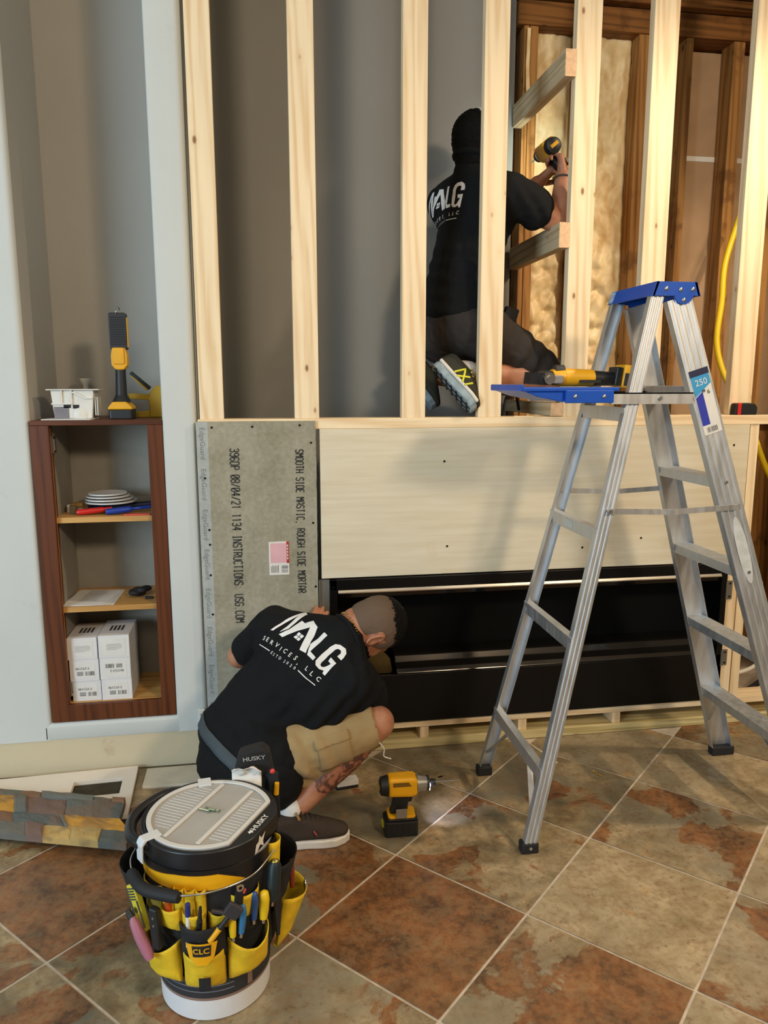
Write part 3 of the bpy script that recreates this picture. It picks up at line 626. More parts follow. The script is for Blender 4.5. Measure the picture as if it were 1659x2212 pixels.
b = nb(); put(b, text_bm('6', 0.013, 0.01), railM(1.392, 0.0040) @ Matrix.Translation((0.016, 0.028, 0))); obj('size_number', b, M_ink, stk)
b = nb(); M = railM(1.392, 0.0036)
for k in range(12):
    x = -0.018 + k * 0.003; w = random.choice((0.0008, 0.0016)); b.faces.new([b.verts.new(M @ V(p)) for p in ((x, -0.094, 0), (x + w, -0.094, 0), (x + w, -0.078, 0), (x, -0.078, 0))])
obj('barcode', b, M_ink, stk)
patch([(0.019 * math.cos(a), 0.112 * math.sin(a)) for a in [2 * PI * k / 32 for k in range(32)]], 0.930, mat('worn_white_decal', '#c3c6c4', 0.6, var=0.1, vscale=30), 'oval_decal', label='worn white oval decal')

# ---------------------------------------------------------------- power tools
M_yel = mat('tool_yellow', '#e8a90f', 0.45, var=0.05); M_tblk = mat('tool_black', '#1a1b1d', 0.5, var=0.08); M_tgry = mat('tool_grey_metal', '#9d9a95', 0.35, 0.6, var=0.05)
M_steel = mat('bright_steel', '#c9c9c6', 0.22, 1.0, var=0.04)
def rbox(bm, x0, x1, y0, y1, z0, z1, r=0.006, M=None):
    """box with rounded vertical edges"""
    A = M or Matrix()
    pts = rrect(x0, x1, y0, y1, r, 3); lo = [bm.verts.new(A @ V((p[0], p[1], z0))) for p in pts]; hi = [bm.verts.new(A @ V((p[0], p[1], z1))) for p in pts]; n = len(pts)
    bm.faces.new(lo[::-1]); bm.faces.new(hi)
    for i in range(n): bm.faces.new((lo[i], lo[(i + 1) % n], hi[(i + 1) % n], hi[i]))
def impact_driver(label, loc, rot, lit=False):
    t = thing('impact_driver', label, 'power drill', loc, rot)
    b = nb(); rbox(b, -0.058, 0.052, -0.037, 0.037, 0.0, 0.052, 0.010); rbox(b, -0.050, 0.046, -0.031, 0.031, 0.052, 0.060, 0.008)
    bat = obj('battery', b, M_tblk, t, local=True, bevel=0.003)
    b = nb()
    for k in range(4): box(b, -0.035 + k * 0.018, -0.028 + k * 0.018, -0.0385, -0.036, 0.012, 0.044)
    obj('battery_ribs', b, M_rub, bat, local=True)
    b = nb(); box(b, -0.064, -0.055, -0.012, 0.012, 0.022, 0.042); obj('release_tab', b, mat('tab_yellow', '#c9c22b', 0.5), bat, local=True, bevel=0.002)
    b = nb(); rbox(b, -0.046, 0.044, -0.030, 0.030, 0.0605, 0.070, 0.010); obj('grip_base', b, M_yel, t, local=True, bevel=0.002)
    b = nb(); prism(b, [(-0.040, 0.070), (0.012, 0.070), (0.020, 0.086), (0.022, 0.105), (0.026, 0.136), (-0.026, 0.138), (-0.028, 0.110), (-0.032, 0.090)], (0, -0.017, 0), (1, 0, 0), (0, 0, 1), (0, 0.034, 0)); obj('grip', b, M_tblk, t, local=True, bevel=0.007, seg=3)
    b = nb(); prism(b, [(0.018, 0.102), (0.034, 0.108), (0.038, 0.134), (0.022, 0.136)], (0, -0.009, 0), (1, 0, 0), (0, 0, 1), (0, 0.018, 0)); obj('trigger', b, M_rub, t, local=True, bevel=0.003)
    b = nb(); prism(b, [(-0.046, 0.134), (0.030, 0.130), (0.052, 0.136), (0.052, 0.190), (0.040, 0.197), (-0.046, 0.197)], (0, -0.029, 0), (1, 0, 0), (0, 0, 1), (0, 0.058, 0)); obj('motor_housing', b, M_yel, t, local=True, bevel=0.011, seg=3)
    b = nb(); cyl(b, (-0.068, 0, 0.163), (-0.044, 0, 0.163), 0.029, 0.034, n=24); cyl(b, (-0.072, 0, 0.163), (-0.068, 0, 0.163), 0.020, 0.028, n=24); rc = obj('rear_cap', b, M_tblk, t, local=True, smooth=35, label='black rubber rear cap')
    b = nb(); box(b, -0.0735, -0.0715, -0.017, 0.017, 0.157, 0.170); obj('cap_badge', b, M_yel, rc, local=True)
    b = nb(); prism(b, [(-0.03, 0.172), (0.03, 0.172), (0.02, 0.186), (-0.03, 0.186)], (0, -0.0302, 0), (1, 0, 0), (0, 0, 1), (0, 0.001, 0)); obj('name_plate', b, mat('plate_brown', '#7a5a17', 0.5), t, local=True)
    b = nb(); cyl(b, (0.050, 0, 0.165), (0.084, 0, 0.165), 0.029, 0.021, n=24); obj('nose_cone', b, M_tgry, t, local=True, smooth=35, label='grey metal nose')
    b = nb(); cyl(b, (0.084, 0, 0.165), (0.090, 0, 0.165), 0.024, n=24); cyl(b, (0.090, 0, 0.165), (0.112, 0, 0.165), 0.011, n=18); obj('chuck', b, M_tblk, t, local=True, smooth=35)
    b = nb(); cyl(b, (0.112, 0, 0.165), (0.160, 0, 0.165), 0.0042, n=10); cyl(b, (0.160, 0, 0.165), (0.192, 0, 0.165), 0.0030, 0.0022, n=10); obj('driver_bit', b, M_steel, t, local=True)
    b = nb(); box(b, -0.020, 0.012, -0.0345, -0.0305, 0.078, 0.096); box(b, -0.022, 0.014, -0.037, -0.0345, 0.066, 0.098); obj('belt_clip', b, M_tgry, t, local=True, bevel=0.001)
    if lit:
        b = nb(); cyl(b, (0.0905, -0.012, 0.150), (0.0925, -0.012, 0.150), 0.005, n=12); cyl(b, (0.0905, 0.012, 0.150), (0.0925, 0.012, 0.150), 0.005, n=12); cyl(b, (0.0905, -0.017, 0.166), (0.0925, -0.017, 0.166), 0.005, n=12)
        obj('work_lamp', b, mat('led_white', '#dfe6ff', 0.3, emit=('#cfd8ff', 25.0), var=0), t, local=True)
        d = bpy.data.lights.new('driver_led', 'SPOT'); d.energy = 1.6; d.color = (0.70, 0.72, 1.0); d.spot_size = 1.1; d.spot_blend = 0.7; d.shadow_soft_size = 0.01
        lo = bpy.data.objects.new('driver_led', d); COL.objects.link(lo); M = mw(t)
        lo.location = M @ V((0.097, 0.0, 0.140)); lo.rotation_euler = (M @ V((0.165, 0.085, 0.0)) - lo.location).to_track_quat('-Z', 'Y').to_euler()
    return t
impact_driver('yellow and black impact driver standing on the tiles with its lamp lit', (0.632, -0.560, 0.0), (0, 0, math.radians(-2)), True)

# oscillating multi-tool lying on the blue shelf
t = thing('multi_tool', 'yellow oscillating multi-tool lying on the blue ladder shelf', 'power tool', (1.20, -0.50, 1.436), (0, 0, math.radians(3)))
b = nb(); cyl(b, (-0.045, 0.0, 0.030), (0.055, 0.002, 0.028), 0.028, 0.026, n=24); cyl(b, (-0.085, 0, 0.030), (-0.045, 0, 0.030), 0.024, 0.028, n=24); obj('body_shell', b, M_yel, t, local=True, smooth=40)
b = nb(); cyl(b, (0.055, 0.002, 0.027), (0.125, 0.004, 0.025), 0.0245, 0.022, n=24); box(b, 0.0, 0.07, -0.030, -0.024, 0.012, 0.022); obj('grip', b, M_tblk, t, local=True, smooth=40)
b = nb(); cyl(b, (-0.075, 0, 0.052), (-0.045, 0, 0.050), 0.016, 0.018, n=20); obj('head_collar', b, M_tblk, t, local=True, smooth=40)
b = nb(); cyl(b, (-0.105, -0.028, 0.028), (-0.105, 0.03, 0.028), 0.022, n=24); obj('gear_head', b, M_tblk, t, local=True, smooth=40)
b = nb(); cyl(b, (-0.107, -0.029, 0.026), (-0.107, -0.041, 0.026), 0.018, n=24); cyl(b, (-0.107, -0.041, 0.026), (-0.107, -0.046, 0.026), 0.009, n=16); obj('blade_clamp', b, M_steel, t, local=True, smooth=40, label='shiny round blade clamp')
b = nb(); prism(b, [(-0.19, 0.010), (-0.117, 0.006), (-0.10, 0.020), (-0.117, 0.042), (-0.186, 0.046)], (0, -0.0335, 0), (1, 0, 0), (0, 0, 1), (0, 0.002, 0)); obj('saw_blade', b, mat('dark_blade', '#3a3b40', 0.3, 0.8, var=0.25, vscale=25), t, local=True)
b = nb(); prism(b, rrect(-0.098, -0.058, 0.010, 0.036, 0.010), (0, -0.038, 0), (1, 0, 0), (0, 0, 1), (0, 0.010, 0)); obj('clamp_lever', b, M_tgry, t, local=True, bevel=0.003)
Mb = Matrix.Translation((0.148, 0.004, 0.030)) @ Matrix.Rotation(math.radians(8), 4, 'Y')
b = nb(); rbox(b, -0.024, 0.0, -0.030, 0.030, -0.028, 0.030, 0.008, Mb); obj('battery_mount', b, M_tblk, t, local=True, bevel=0.003)
b = nb(); rbox(b, 0.0, 0.030, -0.035, 0.035, -0.030, 0.040, 0.008, Mb); bt = obj('battery', b, M_yel, t, local=True, bevel=0.003)
b = nb(); box(b, 0.003, 0.026, -0.037, -0.034, -0.026, 0.014, Mb); box(b, 0.028, 0.036, -0.033, 0.033, -0.029, 0.038, Mb); obj('battery_base', b, M_tblk, bt, local=True, bevel=0.002)

# things left on the ledge
t = thing('tape_measure', 'black tape measure with a red band on the ledge at the right', 'tape measure', (2.143, 0.0175, PT), (0, 0, 0))
b = nb(); prism(b, [(-0.050, 0.0), (0.050, 0.0), (0.052, 0.030), (0.042, 0.044), (0.010, 0.048), (-0.046, 0.046)], (0, -0.016, 0), (1, 0, 0), (0, 0, 1), (0, 0.032, 0)); obj('case', b, M_tblk, t, local=True, bevel=0.004)
b = nb(); prism(b, [(-0.036, 0.001), (-0.022, 0.001), (-0.020, 0.0475), (-0.036, 0.0475)], (0, -0.0168, 0), (1, 0, 0), (0, 0, 1), (0, 0.0336, 0)); obj('red_band', b, mat('tape_red', '#d6271f', 0.4), t, local=True)
b = nb(); box(b, 0.052, 0.12, -0.012, 0.012, 0.002, 0.003); obj('blade', b, mat('tape_dark', '#3a332a', 0.5), t, local=True)
t = thing('tape_case', 'small yellow and black tool lying on the ledge behind the ladder rail', 'tool', (1.43, 0.035, PT))
b = nb(); rbox(b, -0.012, 0.05, -0.014, 0.014, 0, 0.022, 0.006); obj('yellow_end', b, M_yel, t, local=True, bevel=0.002)
b = nb(); rbox(b, -0.045, -0.0125, -0.012, 0.012, 0, 0.020, 0.005); cyl(b, (-0.045, 0, 0.010), (-0.10, 0, 0.006), 0.003, n=8); obj('black_end', b, M_tblk, t, local=True)
b = nb(); box(b, -0.04, 0.04, -0.004, 0.004, 0, 0.003, Matrix.Translation((1.215, 0.02, PT)) @ Matrix.Rotation(0.06, 4, 'Z')); tag(obj('wood_shim', b, M_pinex, loc=(1.215, 0.02, PT)), 'thin sliver of pine lying on the ledge before the knee', 'wood scrap')
b = nb(); tube(b, spline([(1.155, 0.10, 1.30), (1.165, 0.10, 1.35), (1.185, 0.13, 1.395), (1.23, 0.16, 1.40), (1.26, 0.20, 1.34)]), 0.006, 10); tag(obj('black_cable', b, M_rub, loc=(1.15, 0.1, 1.30), smooth=60), 'black cable looping up behind the ledge near the knee', 'cable')
b = nb(); tube(b, spline([(1.085, 0.12, 1.42), (1.115, 0.12, 1.385), (1.135, 0.12, 1.33), (1.14, 0.12, 1.28)]), 0.007, 10); tag(obj('black_cable', b, M_rub, loc=(1.1, 0.12, 1.28), smooth=60), 'black cable hanging beside the stud under the bare shin', 'cable')
# cables in the open framing at the lower right
for pts, r, m, lb, nm in (([(2.22, 0.12, 0.16), (2.40, 0.16, 0.185), (2.60, 0.30, 0.26), (2.8, 0.45, 0.4)], 0.009, mat('white_plastic', '#d9d6cf', 0.4, var=0.02), 'white cable sagging in the dark gap at lower right', 'white_cable'),
    ([(2.24, 0.10, 0.06), (2.45, 0.2, 0.08), (2.75, 0.35, 0.16)], 0.012, M_rub, 'black cable on the slab in the gap at lower right', 'black_cable'),
    ([(2.23, 0.11, 0.045), (2.32, 0.12, 0.045), (2.42, 0.11, 0.05), (2.50, 0.11, 0.14), (2.6, 0.12, 0.24)], 0.005, mat('yellow_hose_rubber', '#e8c61c', 0.4, var=0.03), 'thin yellow cord on the sole plate at lower right', 'extension_cord'),
    ([(2.20, 0.2, 0.53), (2.30, 0.22, 0.535), (2.5, 0.3, 0.53)], 0.006, mat('white_plastic', '#d9d6cf', 0.4, var=0.02), 'thin white wire running level through the gap beside the fireplace', 'white_cable')):
    b = nb(); tube(b, spline(pts), r, 10); tag(obj(nm, b, m, loc=pts[0], smooth=60), lb, 'cable')

# ---------------------------------------------------------------- on the floor
def screw(label, loc, yawz, col, L=0.05, group=None, z=0.004):
    t = thing('screw', label, 'screw', (loc[0], loc[1], loc[2] + z), (0, 0, yawz), group)
    b = nb(); prof = [(0.0001, -L / 2)]
    for k in range(14): prof += [(0.0016, -L / 2 + 0.004 + k * (L - 0.008) / 14), (0.0024, -L / 2 + 0.004 + (k + 0.5) * (L - 0.008) / 14)]
    prof += [(0.0018, L / 2 - 0.003)]
    lathe(b, prof, n=10); b.transform(Matrix.Rotation(PI / 2, 4, 'Y')); obj('shank', b, mat('screw_' + col.strip('#'), col, 0.3, 0.8, var=0.05), t, local=True)
    b = nb(); cyl(b, (L / 2 - 0.003, 0, 0), (L / 2, 0, 0), 0.0018, 0.0042, n=12); obj('head', b, mat('screw_' + col.strip('#'), col, 0.3, 0.8, var=0.05), t, local=True)
    return t
screw('brass coloured screw lying on the tiles right of the ladder', (1.426, -0.33, 0), 1.9, '#c79a3c')
screw('dark screw on the tile joint behind the impact driver', (0.836, -0.25, 0), 0.3, '#3b332c', 0.02)
b = nb(); bar(b, (1.258, -0.055, 0.004), (1.306, -0.22, 0.004), 0.006, 0.005, (1, 0, 0)); tag(obj('wood_stick', b, M_pinex, loc=(1.27, -0.1, 0)), 'thin pale stick on the tiles behind the ladder brace', 'wood scrap')
t = thing('small_box', 'small white box on the floor behind the shin', 'box', (0.487, -0.255, 0), (0, 0, 0.15))
b = nb(); box(b, -0.040, 0.040, -0.02, 0.02, 0.012, 0.030); obj('box_lid', b, M_white, t, local=True, bevel=0.001)
b = nb(); box(b, -0.039, 0.039, -0.019, 0.019, 0.0, 0.0118); obj('box_base', b, M_tblk, t, local=True)
# white boards and slate ledger panel at the left
t = thing('cut_board', 'white board with a square cut-out lying under the slate panel', 'board', (-0.5, -0.2, 0.02))
ex = V((0.9985, 0.045, 0)).normalized(); ey = V((-0.045, 0.9985, 0))
A0 = V((-0.277, -0.02, 0.008))
def PW(a, b_): return A0 - ex * a - ey * b_
b = nb(); outer = [(0, 0), (0.9, 0), (0.9, 0.335), (0, 0.335)]; hole = [(0.045, 0.075), (0.215, 0.075), (0.215, 0.19), (0.045, 0.19)]
for zlo, zhi in ((0.0, 0.016),):
    for poly in ([(0, 0), (0.9, 0), (0.9, 0.075), (0, 0.075)], [(0, 0.19), (0.9, 0.19), (0.9, 0.335), (0, 0.335)], [(0, 0.075), (0.045, 0.075), (0.045, 0.19), (0, 0.19)], [(0.215, 0.075), (0.9, 0.075), (0.9, 0.19), (0.215, 0.19)]):
        lo = [b.verts.new(PW(*p)) for p in poly]; hi = [b.verts.new(PW(*p) + V((0, 0, zhi))) for p in poly]
        b.faces.new(lo); b.faces.new(hi)
        for i in range(4): b.faces.new((lo[i], lo[(i + 1) % 4], hi[(i + 1) % 4], hi[i]))
obj('panel_sheet', b, mat('white_board', '#e2d8cb', 0.6, var=0.03, vscale=4), t)
b = nb(); bmp = [PW(0.0, -0.005), PW(0.9, -0.005), PW(0.9, 0.34), PW(0.0, 0.34)]; lo = [b.verts.new(p - V((0, 0, 0.008))) for p in bmp]; hi = [b.verts.new(p - V((0, 0, 0.0006))) for p in bmp]; b.faces.new(lo); b.faces.new(hi)
for i in range(4): b.faces.new((lo[i], lo[(i + 1) % 4], hi[(i + 1) % 4], hi[i]))
obj('backing', b, mat('dark_backing', '#3a3322', 0.9, var=0.25, vscale=20), t, label='dark backing seen through the cut-out')
b = nb(); box(b, -0.245, -0.03, -0.155, -0.02, 0.0, 0.010, Matrix.Translation((0.0, 0.0, 0)) @ Matrix.Rotation(0.0, 4, 'Z')); tag(obj('white_offcut', b, mat('offcut_board', '#d3c7b1', 0.7, var=0.06), loc=(-0.13, -0.08, 0), bevel=0.001), 'cream offcut board on the floor between the slate and the crouching man', 'board')
def slate_mat():
    t = NT('slate_stone'); co = t.coord(False); at = t.n('Attribute', attribute_name='tone', attribute_type='GEOMETRY')
    n1 = t.noise(co, 30, 5, 0.65); n2 = t.noise(co, 9, 4)
    c = t.mix(t.step(n2, 0.5, 0.62), at.outputs['Color'], t.mix(0.5, at.outputs['Color'], hx('#85664e')))
    c = t.mix(0.3, c, t.ramp(n1, [(0.25, (0.05, 0.05, 0.05)), (0.75, (0.30, 0.28, 0.25))]), 'OVERLAY'); t.set(Base_Color=c, Roughness=0.75); t.bump(n1, 0.5, 0.006); return t.m
b = nb(); lay = b.loops.layers.float_color.new('tone')
RB = [((-0.724, -0.150), (-0.277, -0.297)), ((-0.712, -0.191), (-0.276, -0.328)), ((-0.678, -0.298), (-0.276, -0.417)), ((-0.659, -0.362), (-0.229, -0.497)), ((-0.635, -0.437), (-0.232, -0.566))]
stones = ['#656b67', '#6f7570', '#8a664a', '#c4953a', '#c9ad6c', '#5d6463', '#7c655c', '#696c62', '#77756e']
pick = [[(0.18, 7), (0.34, 2), (0.75, 1), (0.9, 0), (1.0, 2)], [(0.12, 3), (0.22, 0), (0.55, 6), (0.78, 0), (1.0, 5)], [(0.1, 2), (0.5, 5), (0.53, 1), (1.0, 3)], [(0.2, 8), (0.34, 6), (0.56, 4), (0.78, 4), (1.0, 0)]]
for ri in range(4):
    (l0, r0), (l1, r1) = RB[ri], RB[ri + 1]; prev = -0.35
    for q, ci in pick[ri]:
        hgt = 0.050 + random.uniform(-0.005, 0.005); P = []
        for s in (prev, q):
            for L, Rr in ((l0, r0), (l1, r1)): P.append((L[0] + (Rr[0] - L[0]) * s, L[1] + (Rr[1] - L[1]) * s))
        n0 = len(b.faces); base = [V((p[0], p[1], 0.030)) for p in (P[0], P[2], P[3], P[1])]; g = []
        for iu in range(9):
            row = []
            for iv in range(5):
                u_, v_ = iu / 8, iv / 4
                p = (base[0] * (1 - u_) + base[1] * u_) * (1 - v_) + (base[3] * (1 - u_) + base[2] * u_) * v_
                row.append(b.verts.new((p.x, p.y, hgt + 0.004 * noise.noise(p * 28) - (0.002 if iu in (0, 8) or iv in (0, 4) else 0))))
            g.append(row)
        fs = [b.faces.new((g[i][k], g[i + 1][k], g[i + 1][k + 1], g[i][k + 1])) for i in range(8) for k in range(4)]
        rim = [g[i][0] for i in range(9)] + [g[8][k] for k in range(1, 5)] + [g[i][4] for i in range(7, -1, -1)] + [g[0][k] for k in range(3, 0, -1)]
        low = [b.verts.new((v.co.x, v.co.y, 0.0255)) for v in rim]
        for i in range(len(rim)): fs.append(b.faces.new((rim[i], rim[(i + 1) % len(rim)], low[(i + 1) % len(rim)], low[i])))
        fs.append(b.faces.new(low))
        c = hx(stones[ci]); k = random.uniform(0.9, 1.1)
        for f in fs:
            for lp in f.loops: lp[lay] = (c[0] * k, c[1] * k, c[2] * k, 1)
        prev = q
tag(obj('slate_panel', b, slate_mat(), loc=(-0.5, -0.3, 0.025)), 'stacked slate ledger panel in grey and rust lying at the left edge', 'stone panel')

# ---------------------------------------------------------------- cabinet in the recess
M_cherry = wood('cherry_stain', '#61361f', '#49291a', 2, knots=False, rough=0.4); M_cherryx = wood('cherry_stain_flat', '#61361f', '#49291a', 0, knots=False, rough=0.4); M_maple = wood('birch_ply', '#c79a5c', '#ad7c40', 0, knots=False, rough=0.5)
M_maplez = wood('ply_edge', '#b5763a', '#8c5523', 2, knots=False)
cab = thing('cabinet', 'open red-brown wooden cabinet built into the wall recess', 'cabinet', (-0.353, 0.14, 0.209))
CX0, CX1, CB = -0.5755, -0.131, 0.292
b = nb(); box(b, CX0, -0.513, 0.0, 0.019, 0.209, 1.303); box(b, -0.183, CX1, 0.0, 0.019, 0.209, 1.303); box(b, -0.513, -0.183, 0.0, 0.019, 0.209, 0.274); obj('face_frame', b, M_cherry, cab, bevel=0.0015)
b = nb(); box(b, -0.519, -0.5125, 0.0192, 0.024, 0.275, 1.303); obj('ply_edge', b, M_maplez, cab, label='orange plywood edge inside the left stile')
b = nb(); box(b, -0.531, -0.517, 0.0242, 0.060, 0.215, 1.303); box(b, -0.180, -0.165, 0.0195, 0.060, 0.215, 1.303); obj('inner_stile', b, M_cherry, cab)
M_cgrey = mat('cabinet_back_grey', '#8d877b', 0.6, var=0.05)
b = nb(); box(b, -0.531, -0.5165, 0.0602, CB, 0.215, 1.303); obj('side_panel', b, M_cgrey, cab, label='grey inner side'); b = nb(); box(b, -0.1805, -0.165, 0.0602, CB, 0.215, 1.303); obj('side_panel', b, M_cgrey, cab, label='grey inner side')
b = nb(); box(b, CX0, CX1, -0.001, CB + 0.12, 1.3035, 1.3205); obj('top_panel', b, M_cherryx, cab, bevel=0.0015)
b = nb(); box(b, -0.516, -0.181, 0.0195, CB, 0.258, 0.2735); obj('bottom_panel', b, M_maple, cab)
b = nb(); box(b, -0.531, -0.165, CB + 0.001, CB + 0.006, 0.215, 1.303); obj('back_panel', b, mat('cabinet_back_grey', '#8d877b', 0.6, var=0.05), cab, label='grey back of the cabinet')
for z in (0.974, 0.642):
    b = nb(); box(b, -0.516, -0.181, 0.022, CB - 0.001, z - 0.020, z); obj('shelf', b, M_maple, cab, bevel=0.001)
for z in (1.235, 0.33):
    b = nb(); box(b, -0.516, -0.505, 0.021, 0.055, z - 0.03, z + 0.03); cyl(b, (-0.506, 0.03, z - 0.02), (-0.506, 0.03, z + 0.02), 0.006, n=10); obj('hinge', b, M_steel, cab)
# white cartons
def carton(x0, x1, z0, z1, y0, y1, label, kind):
    t = thing('carton', label, 'box', ((x0 + x1) / 2, y0, z0), group='white cartons stacked in the cabinet')
    b = nb(); box(b, x0, x1, y0, y1, z0, z1); cb_ = obj('carton_body', b, mat('white_carton', '#d8d6d6', 0.7, var=0.03), t, bevel=0.001)
    b = nb(); box(b, x0 + 0.014, x1 - 0.014, y0 - 0.0008, y0 - 0.0002, z0 + 0.010, z1 - 0.012); lb = obj('front_label', b, M_white, t)
    M = axes(((x0 + x1) / 2, y0 - 0.0014, (z0 + z1) / 2), (1, 0, 0), (0, 0, 1), (0, -1, 0))
    if kind == 'flip': M = M @ Matrix.Rotation(PI, 4, 'Z')
    b = nb()
    if kind != 'plain':
        put(b, text_bm('061CLF-2', 0.0085, 0.005), M @ Matrix.Translation((-0.006, 0.008, 0)))
        for k in range(9):
            q = nb(); x = 0.004 + k * 0.0036; w = random.choice((0.001, 0.002)); q.faces.new([q.verts.new(p) for p in ((x, -0.020, 0), (x + w, -0.020, 0), (x + w, -0.004, 0), (x, -0.004, 0))]); put(b, q, M)
        for k in range(5):
            q = nb(); z = -0.019 + k * 0.0032; q.faces.new([q.verts.new(p) for p in ((-0.026, z, 0), (-0.004, z, 0), (-0.004, z + 0.0016, 0), (-0.026, z + 0.0016, 0))]); put(b, q, M)
        obj('label_print', b, M_ink, lb)
    else:
        for k in range(6):
            q = nb(); z = 0.010 - k * 0.0042; x1_ = (0.026, 0.030, 0.030, 0.029, 0.026, 0.012)[k]; q.faces.new([q.verts.new(p) for p in ((-0.026, z, 0), (x1_, z, 0), (x1_, z + 0.0011, 0), (-0.026, z + 0.0011, 0))]); put(b, q, M)
        obj('label_print', b, mat('pale_print', '#8f8d8c', 0.8, var=0), lb)
        b = nb()
        for k in range(4):
            x = x0 + 0.03 + k * 0.014; b.faces.new([b.verts.new(p) for p in ((x, y0 + 0.06, z1 + 0.0006), (x + 0.008, y0 + 0.06, z1 + 0.0006), (x + 0.008, y0 + 0.12, z1 + 0.0006), (x, y0 + 0.12, z1 + 0.0006))])
        obj('lid_print', b, M_ink, t)
carton(-0.505, -0.403, 0.274, 0.352, 0.032, 0.21, 'white carton at the bottom left of the cabinet stack', 'print')
carton(-0.400, -0.291, 0.274, 0.354, 0.028, 0.21, 'white carton at the bottom right of the cabinet stack', 'print')
carton(-0.510, -0.406, 0.3525, 0.436, 0.030, 0.21, 'white carton in the middle row, left, of the cabinet stack', 'print')
carton(-0.402, -0.292, 0.3545, 0.437, 0.028, 0.21, 'white carton with upside-down print, middle right of the cabinet stack', 'flip')
carton(-0.514, -0.408, 0.4365, 0.520, 0.031, 0.215, 'white carton on top at the left of the cabinet stack', 'plain')
carton(-0.403, -0.292, 0.4375, 0.525, 0.028, 0.22, 'white carton on top at the right of the cabinet stack', 'plain')
# shelf 2: papers and a black crumpled strap
t = thing('paper_stack', 'loose white papers lying on the lower cabinet shelf', 'paper', (-0.42, 0.13, 0.642))
for k in range(3):
    b = nb(); M = Matrix.Translation((-0.42, 0.14, 0.6425 + 0.0012 * k)) @ Matrix.Rotation(-0.03 - 0.05 * k, 4, 'Z'); box(b, -0.092, 0.085 - 0.01 * k, -0.11, 0.10, 0, 0.0008, M); obj('sheet', b, M_white, t)
b = nb(); M = Matrix.Translation((-0.42, 0.14, 0.6467)) @ Matrix.Rotation(-0.13, 4, 'Z')
for k in range(9): 
    b.faces.new([b.verts.new(M @ V(p)) for p in ((-0.05, 0.08 - k * 0.018, 0), (0.01 + 0.02 * random.random(), 0.08 - k * 0.018, 0), (0.02, 0.083 - k * 0.018, 0), (-0.05, 0.083 - k * 0.018, 0))])
obj('print', b, mat('pale_print', '#8f8d8c', 0.8, var=0), t)
b = nb()
for k in range(9): ell(b, (-0.265 + 0.035 * math.cos(k * 2.4) * (k / 9), 0.13 + 0.03 * math.sin(k * 2.4) * (k / 9), 0.655 + 0.008 * (k % 3)), (0.022, 0.018, 0.012), sub=2)
o = obj('black_glove', b, M_rub, loc=(-0.265, 0.13, 0.642), smooth=180); tag(o, 'crumpled black glove on the lower cabinet shelf', 'glove')
rm = o.modifiers.new('r', 'REMESH'); rm.mode = 'VOXEL'; rm.voxel_size = 0.004
b = nb(); rbox(b, -0.235, -0.205, 0.085, 0.095, 0.642, 0.652, 0.004); tag(obj('black_clip', b, M_rub, loc=(-0.22, 0.09, 0.642), bevel=0.002), 'small black clip in front of the glove', 'clip')
# shelf 1: discs, pliers, brush ...
Z1s = 0.974
for k, (zz, rr, dx) in enumerate(((0.033, 0.094, 0.0), (0.043, 0.088, -0.006), (0.053, 0.080, -0.01), (0.062, 0.070, -0.012))):
    b = nb(); lathe(b, [(0.001, 0.002), (rr * 0.85, 0.0), (rr, 0.002), (rr, 0.007), (rr * 0.9, 0.006), (0.001, 0.0045)], (-0.350 + dx, 0.165, Z1s + zz), 40)
    tag(obj('white_disc', b, mat('disc_white', '#d3d0cb', 0.4, var=0.03), loc=(-0.35 + dx, 0.165, Z1s + zz), smooth=35), ('bottom one of the white plastic discs stacked on the upper shelf', 'second of the white discs stacked on the upper shelf, counted from below', 'third of the white discs stacked on the upper shelf, counted from below', 'topmost small white disc of the stack on the upper shelf')[k], 'disc', 'white plastic discs on the upper shelf')
b = nb(); tube(b, spline([(-0.43, 0.14, Z1s + 0.012), (-0.35, 0.16, Z1s + 0.014), (-0.24, 0.17, Z1s + 0.018), (-0.185, 0.18, Z1s + 0.02)]), 0.012, 10); tag(obj('dark_bar', b, mat('dark_navy', '#14142e', 0.5), loc=(-0.3, 0.16, Z1s), smooth=50), 'dark handle lying under the white discs on the upper shelf', 'tool')
def pliers_handle(name, pts, r, m, label, text=None):
    b = nb(); tube(b, spline(pts, 6), r, 12); o = obj(name, b, m, loc=pts[0], smooth=60); return tag(o, label, 'pliers')
pliers_handle('red_pliers', [(-0.452, 0.060, Z1s + 0.012), (-0.41, 0.062, Z1s + 0.015), (-0.365, 0.072, Z1s + 0.018), (-0.335, 0.085, Z1s + 0.019)], [0.009] + [0.0105] * 12 + [0.008] * 6, mat('plier_red', '#c2211b', 0.35), 'red handled pliers on the upper cabinet shelf')
pliers_handle('blue_pliers', [(-0.350, 0.055, Z1s + 0.012), (-0.31, 0.06, Z1s + 0.015), (-0.26, 0.075, Z1s + 0.018), (-0.20, 0.10, Z1s + 0.02)], [0.010] + [0.0115] * 11 + [0.006] * 7, mat('plier_blue', '#1c3d9c', 0.35), 'blue handled pliers on the upper cabinet shelf')
b = nb(); box(b, -0.285, -0.192, 0.028, 0.042, Z1s + 0.0005, Z1s + 0.006); tag(obj('red_strip', b, mat('strip_red', '#c8463a', 0.5, var=0.1), loc=(-0.24, 0.035, Z1s)), 'thin red plastic strip at the front of the upper shelf', 'strip')
t = thing('paint_brush', 'small wooden tool at the left of the upper cabinet shelf', 'tool', (-0.475, 0.13, Z1s))
b = nb(); rbox(b, -0.485, -0.445, 0.12, 0.15, Z1s + 0.025, Z1s + 0.036, 0.004); obj('handle', b, mat('brush_tan', '#9c7434', 0.6), t)
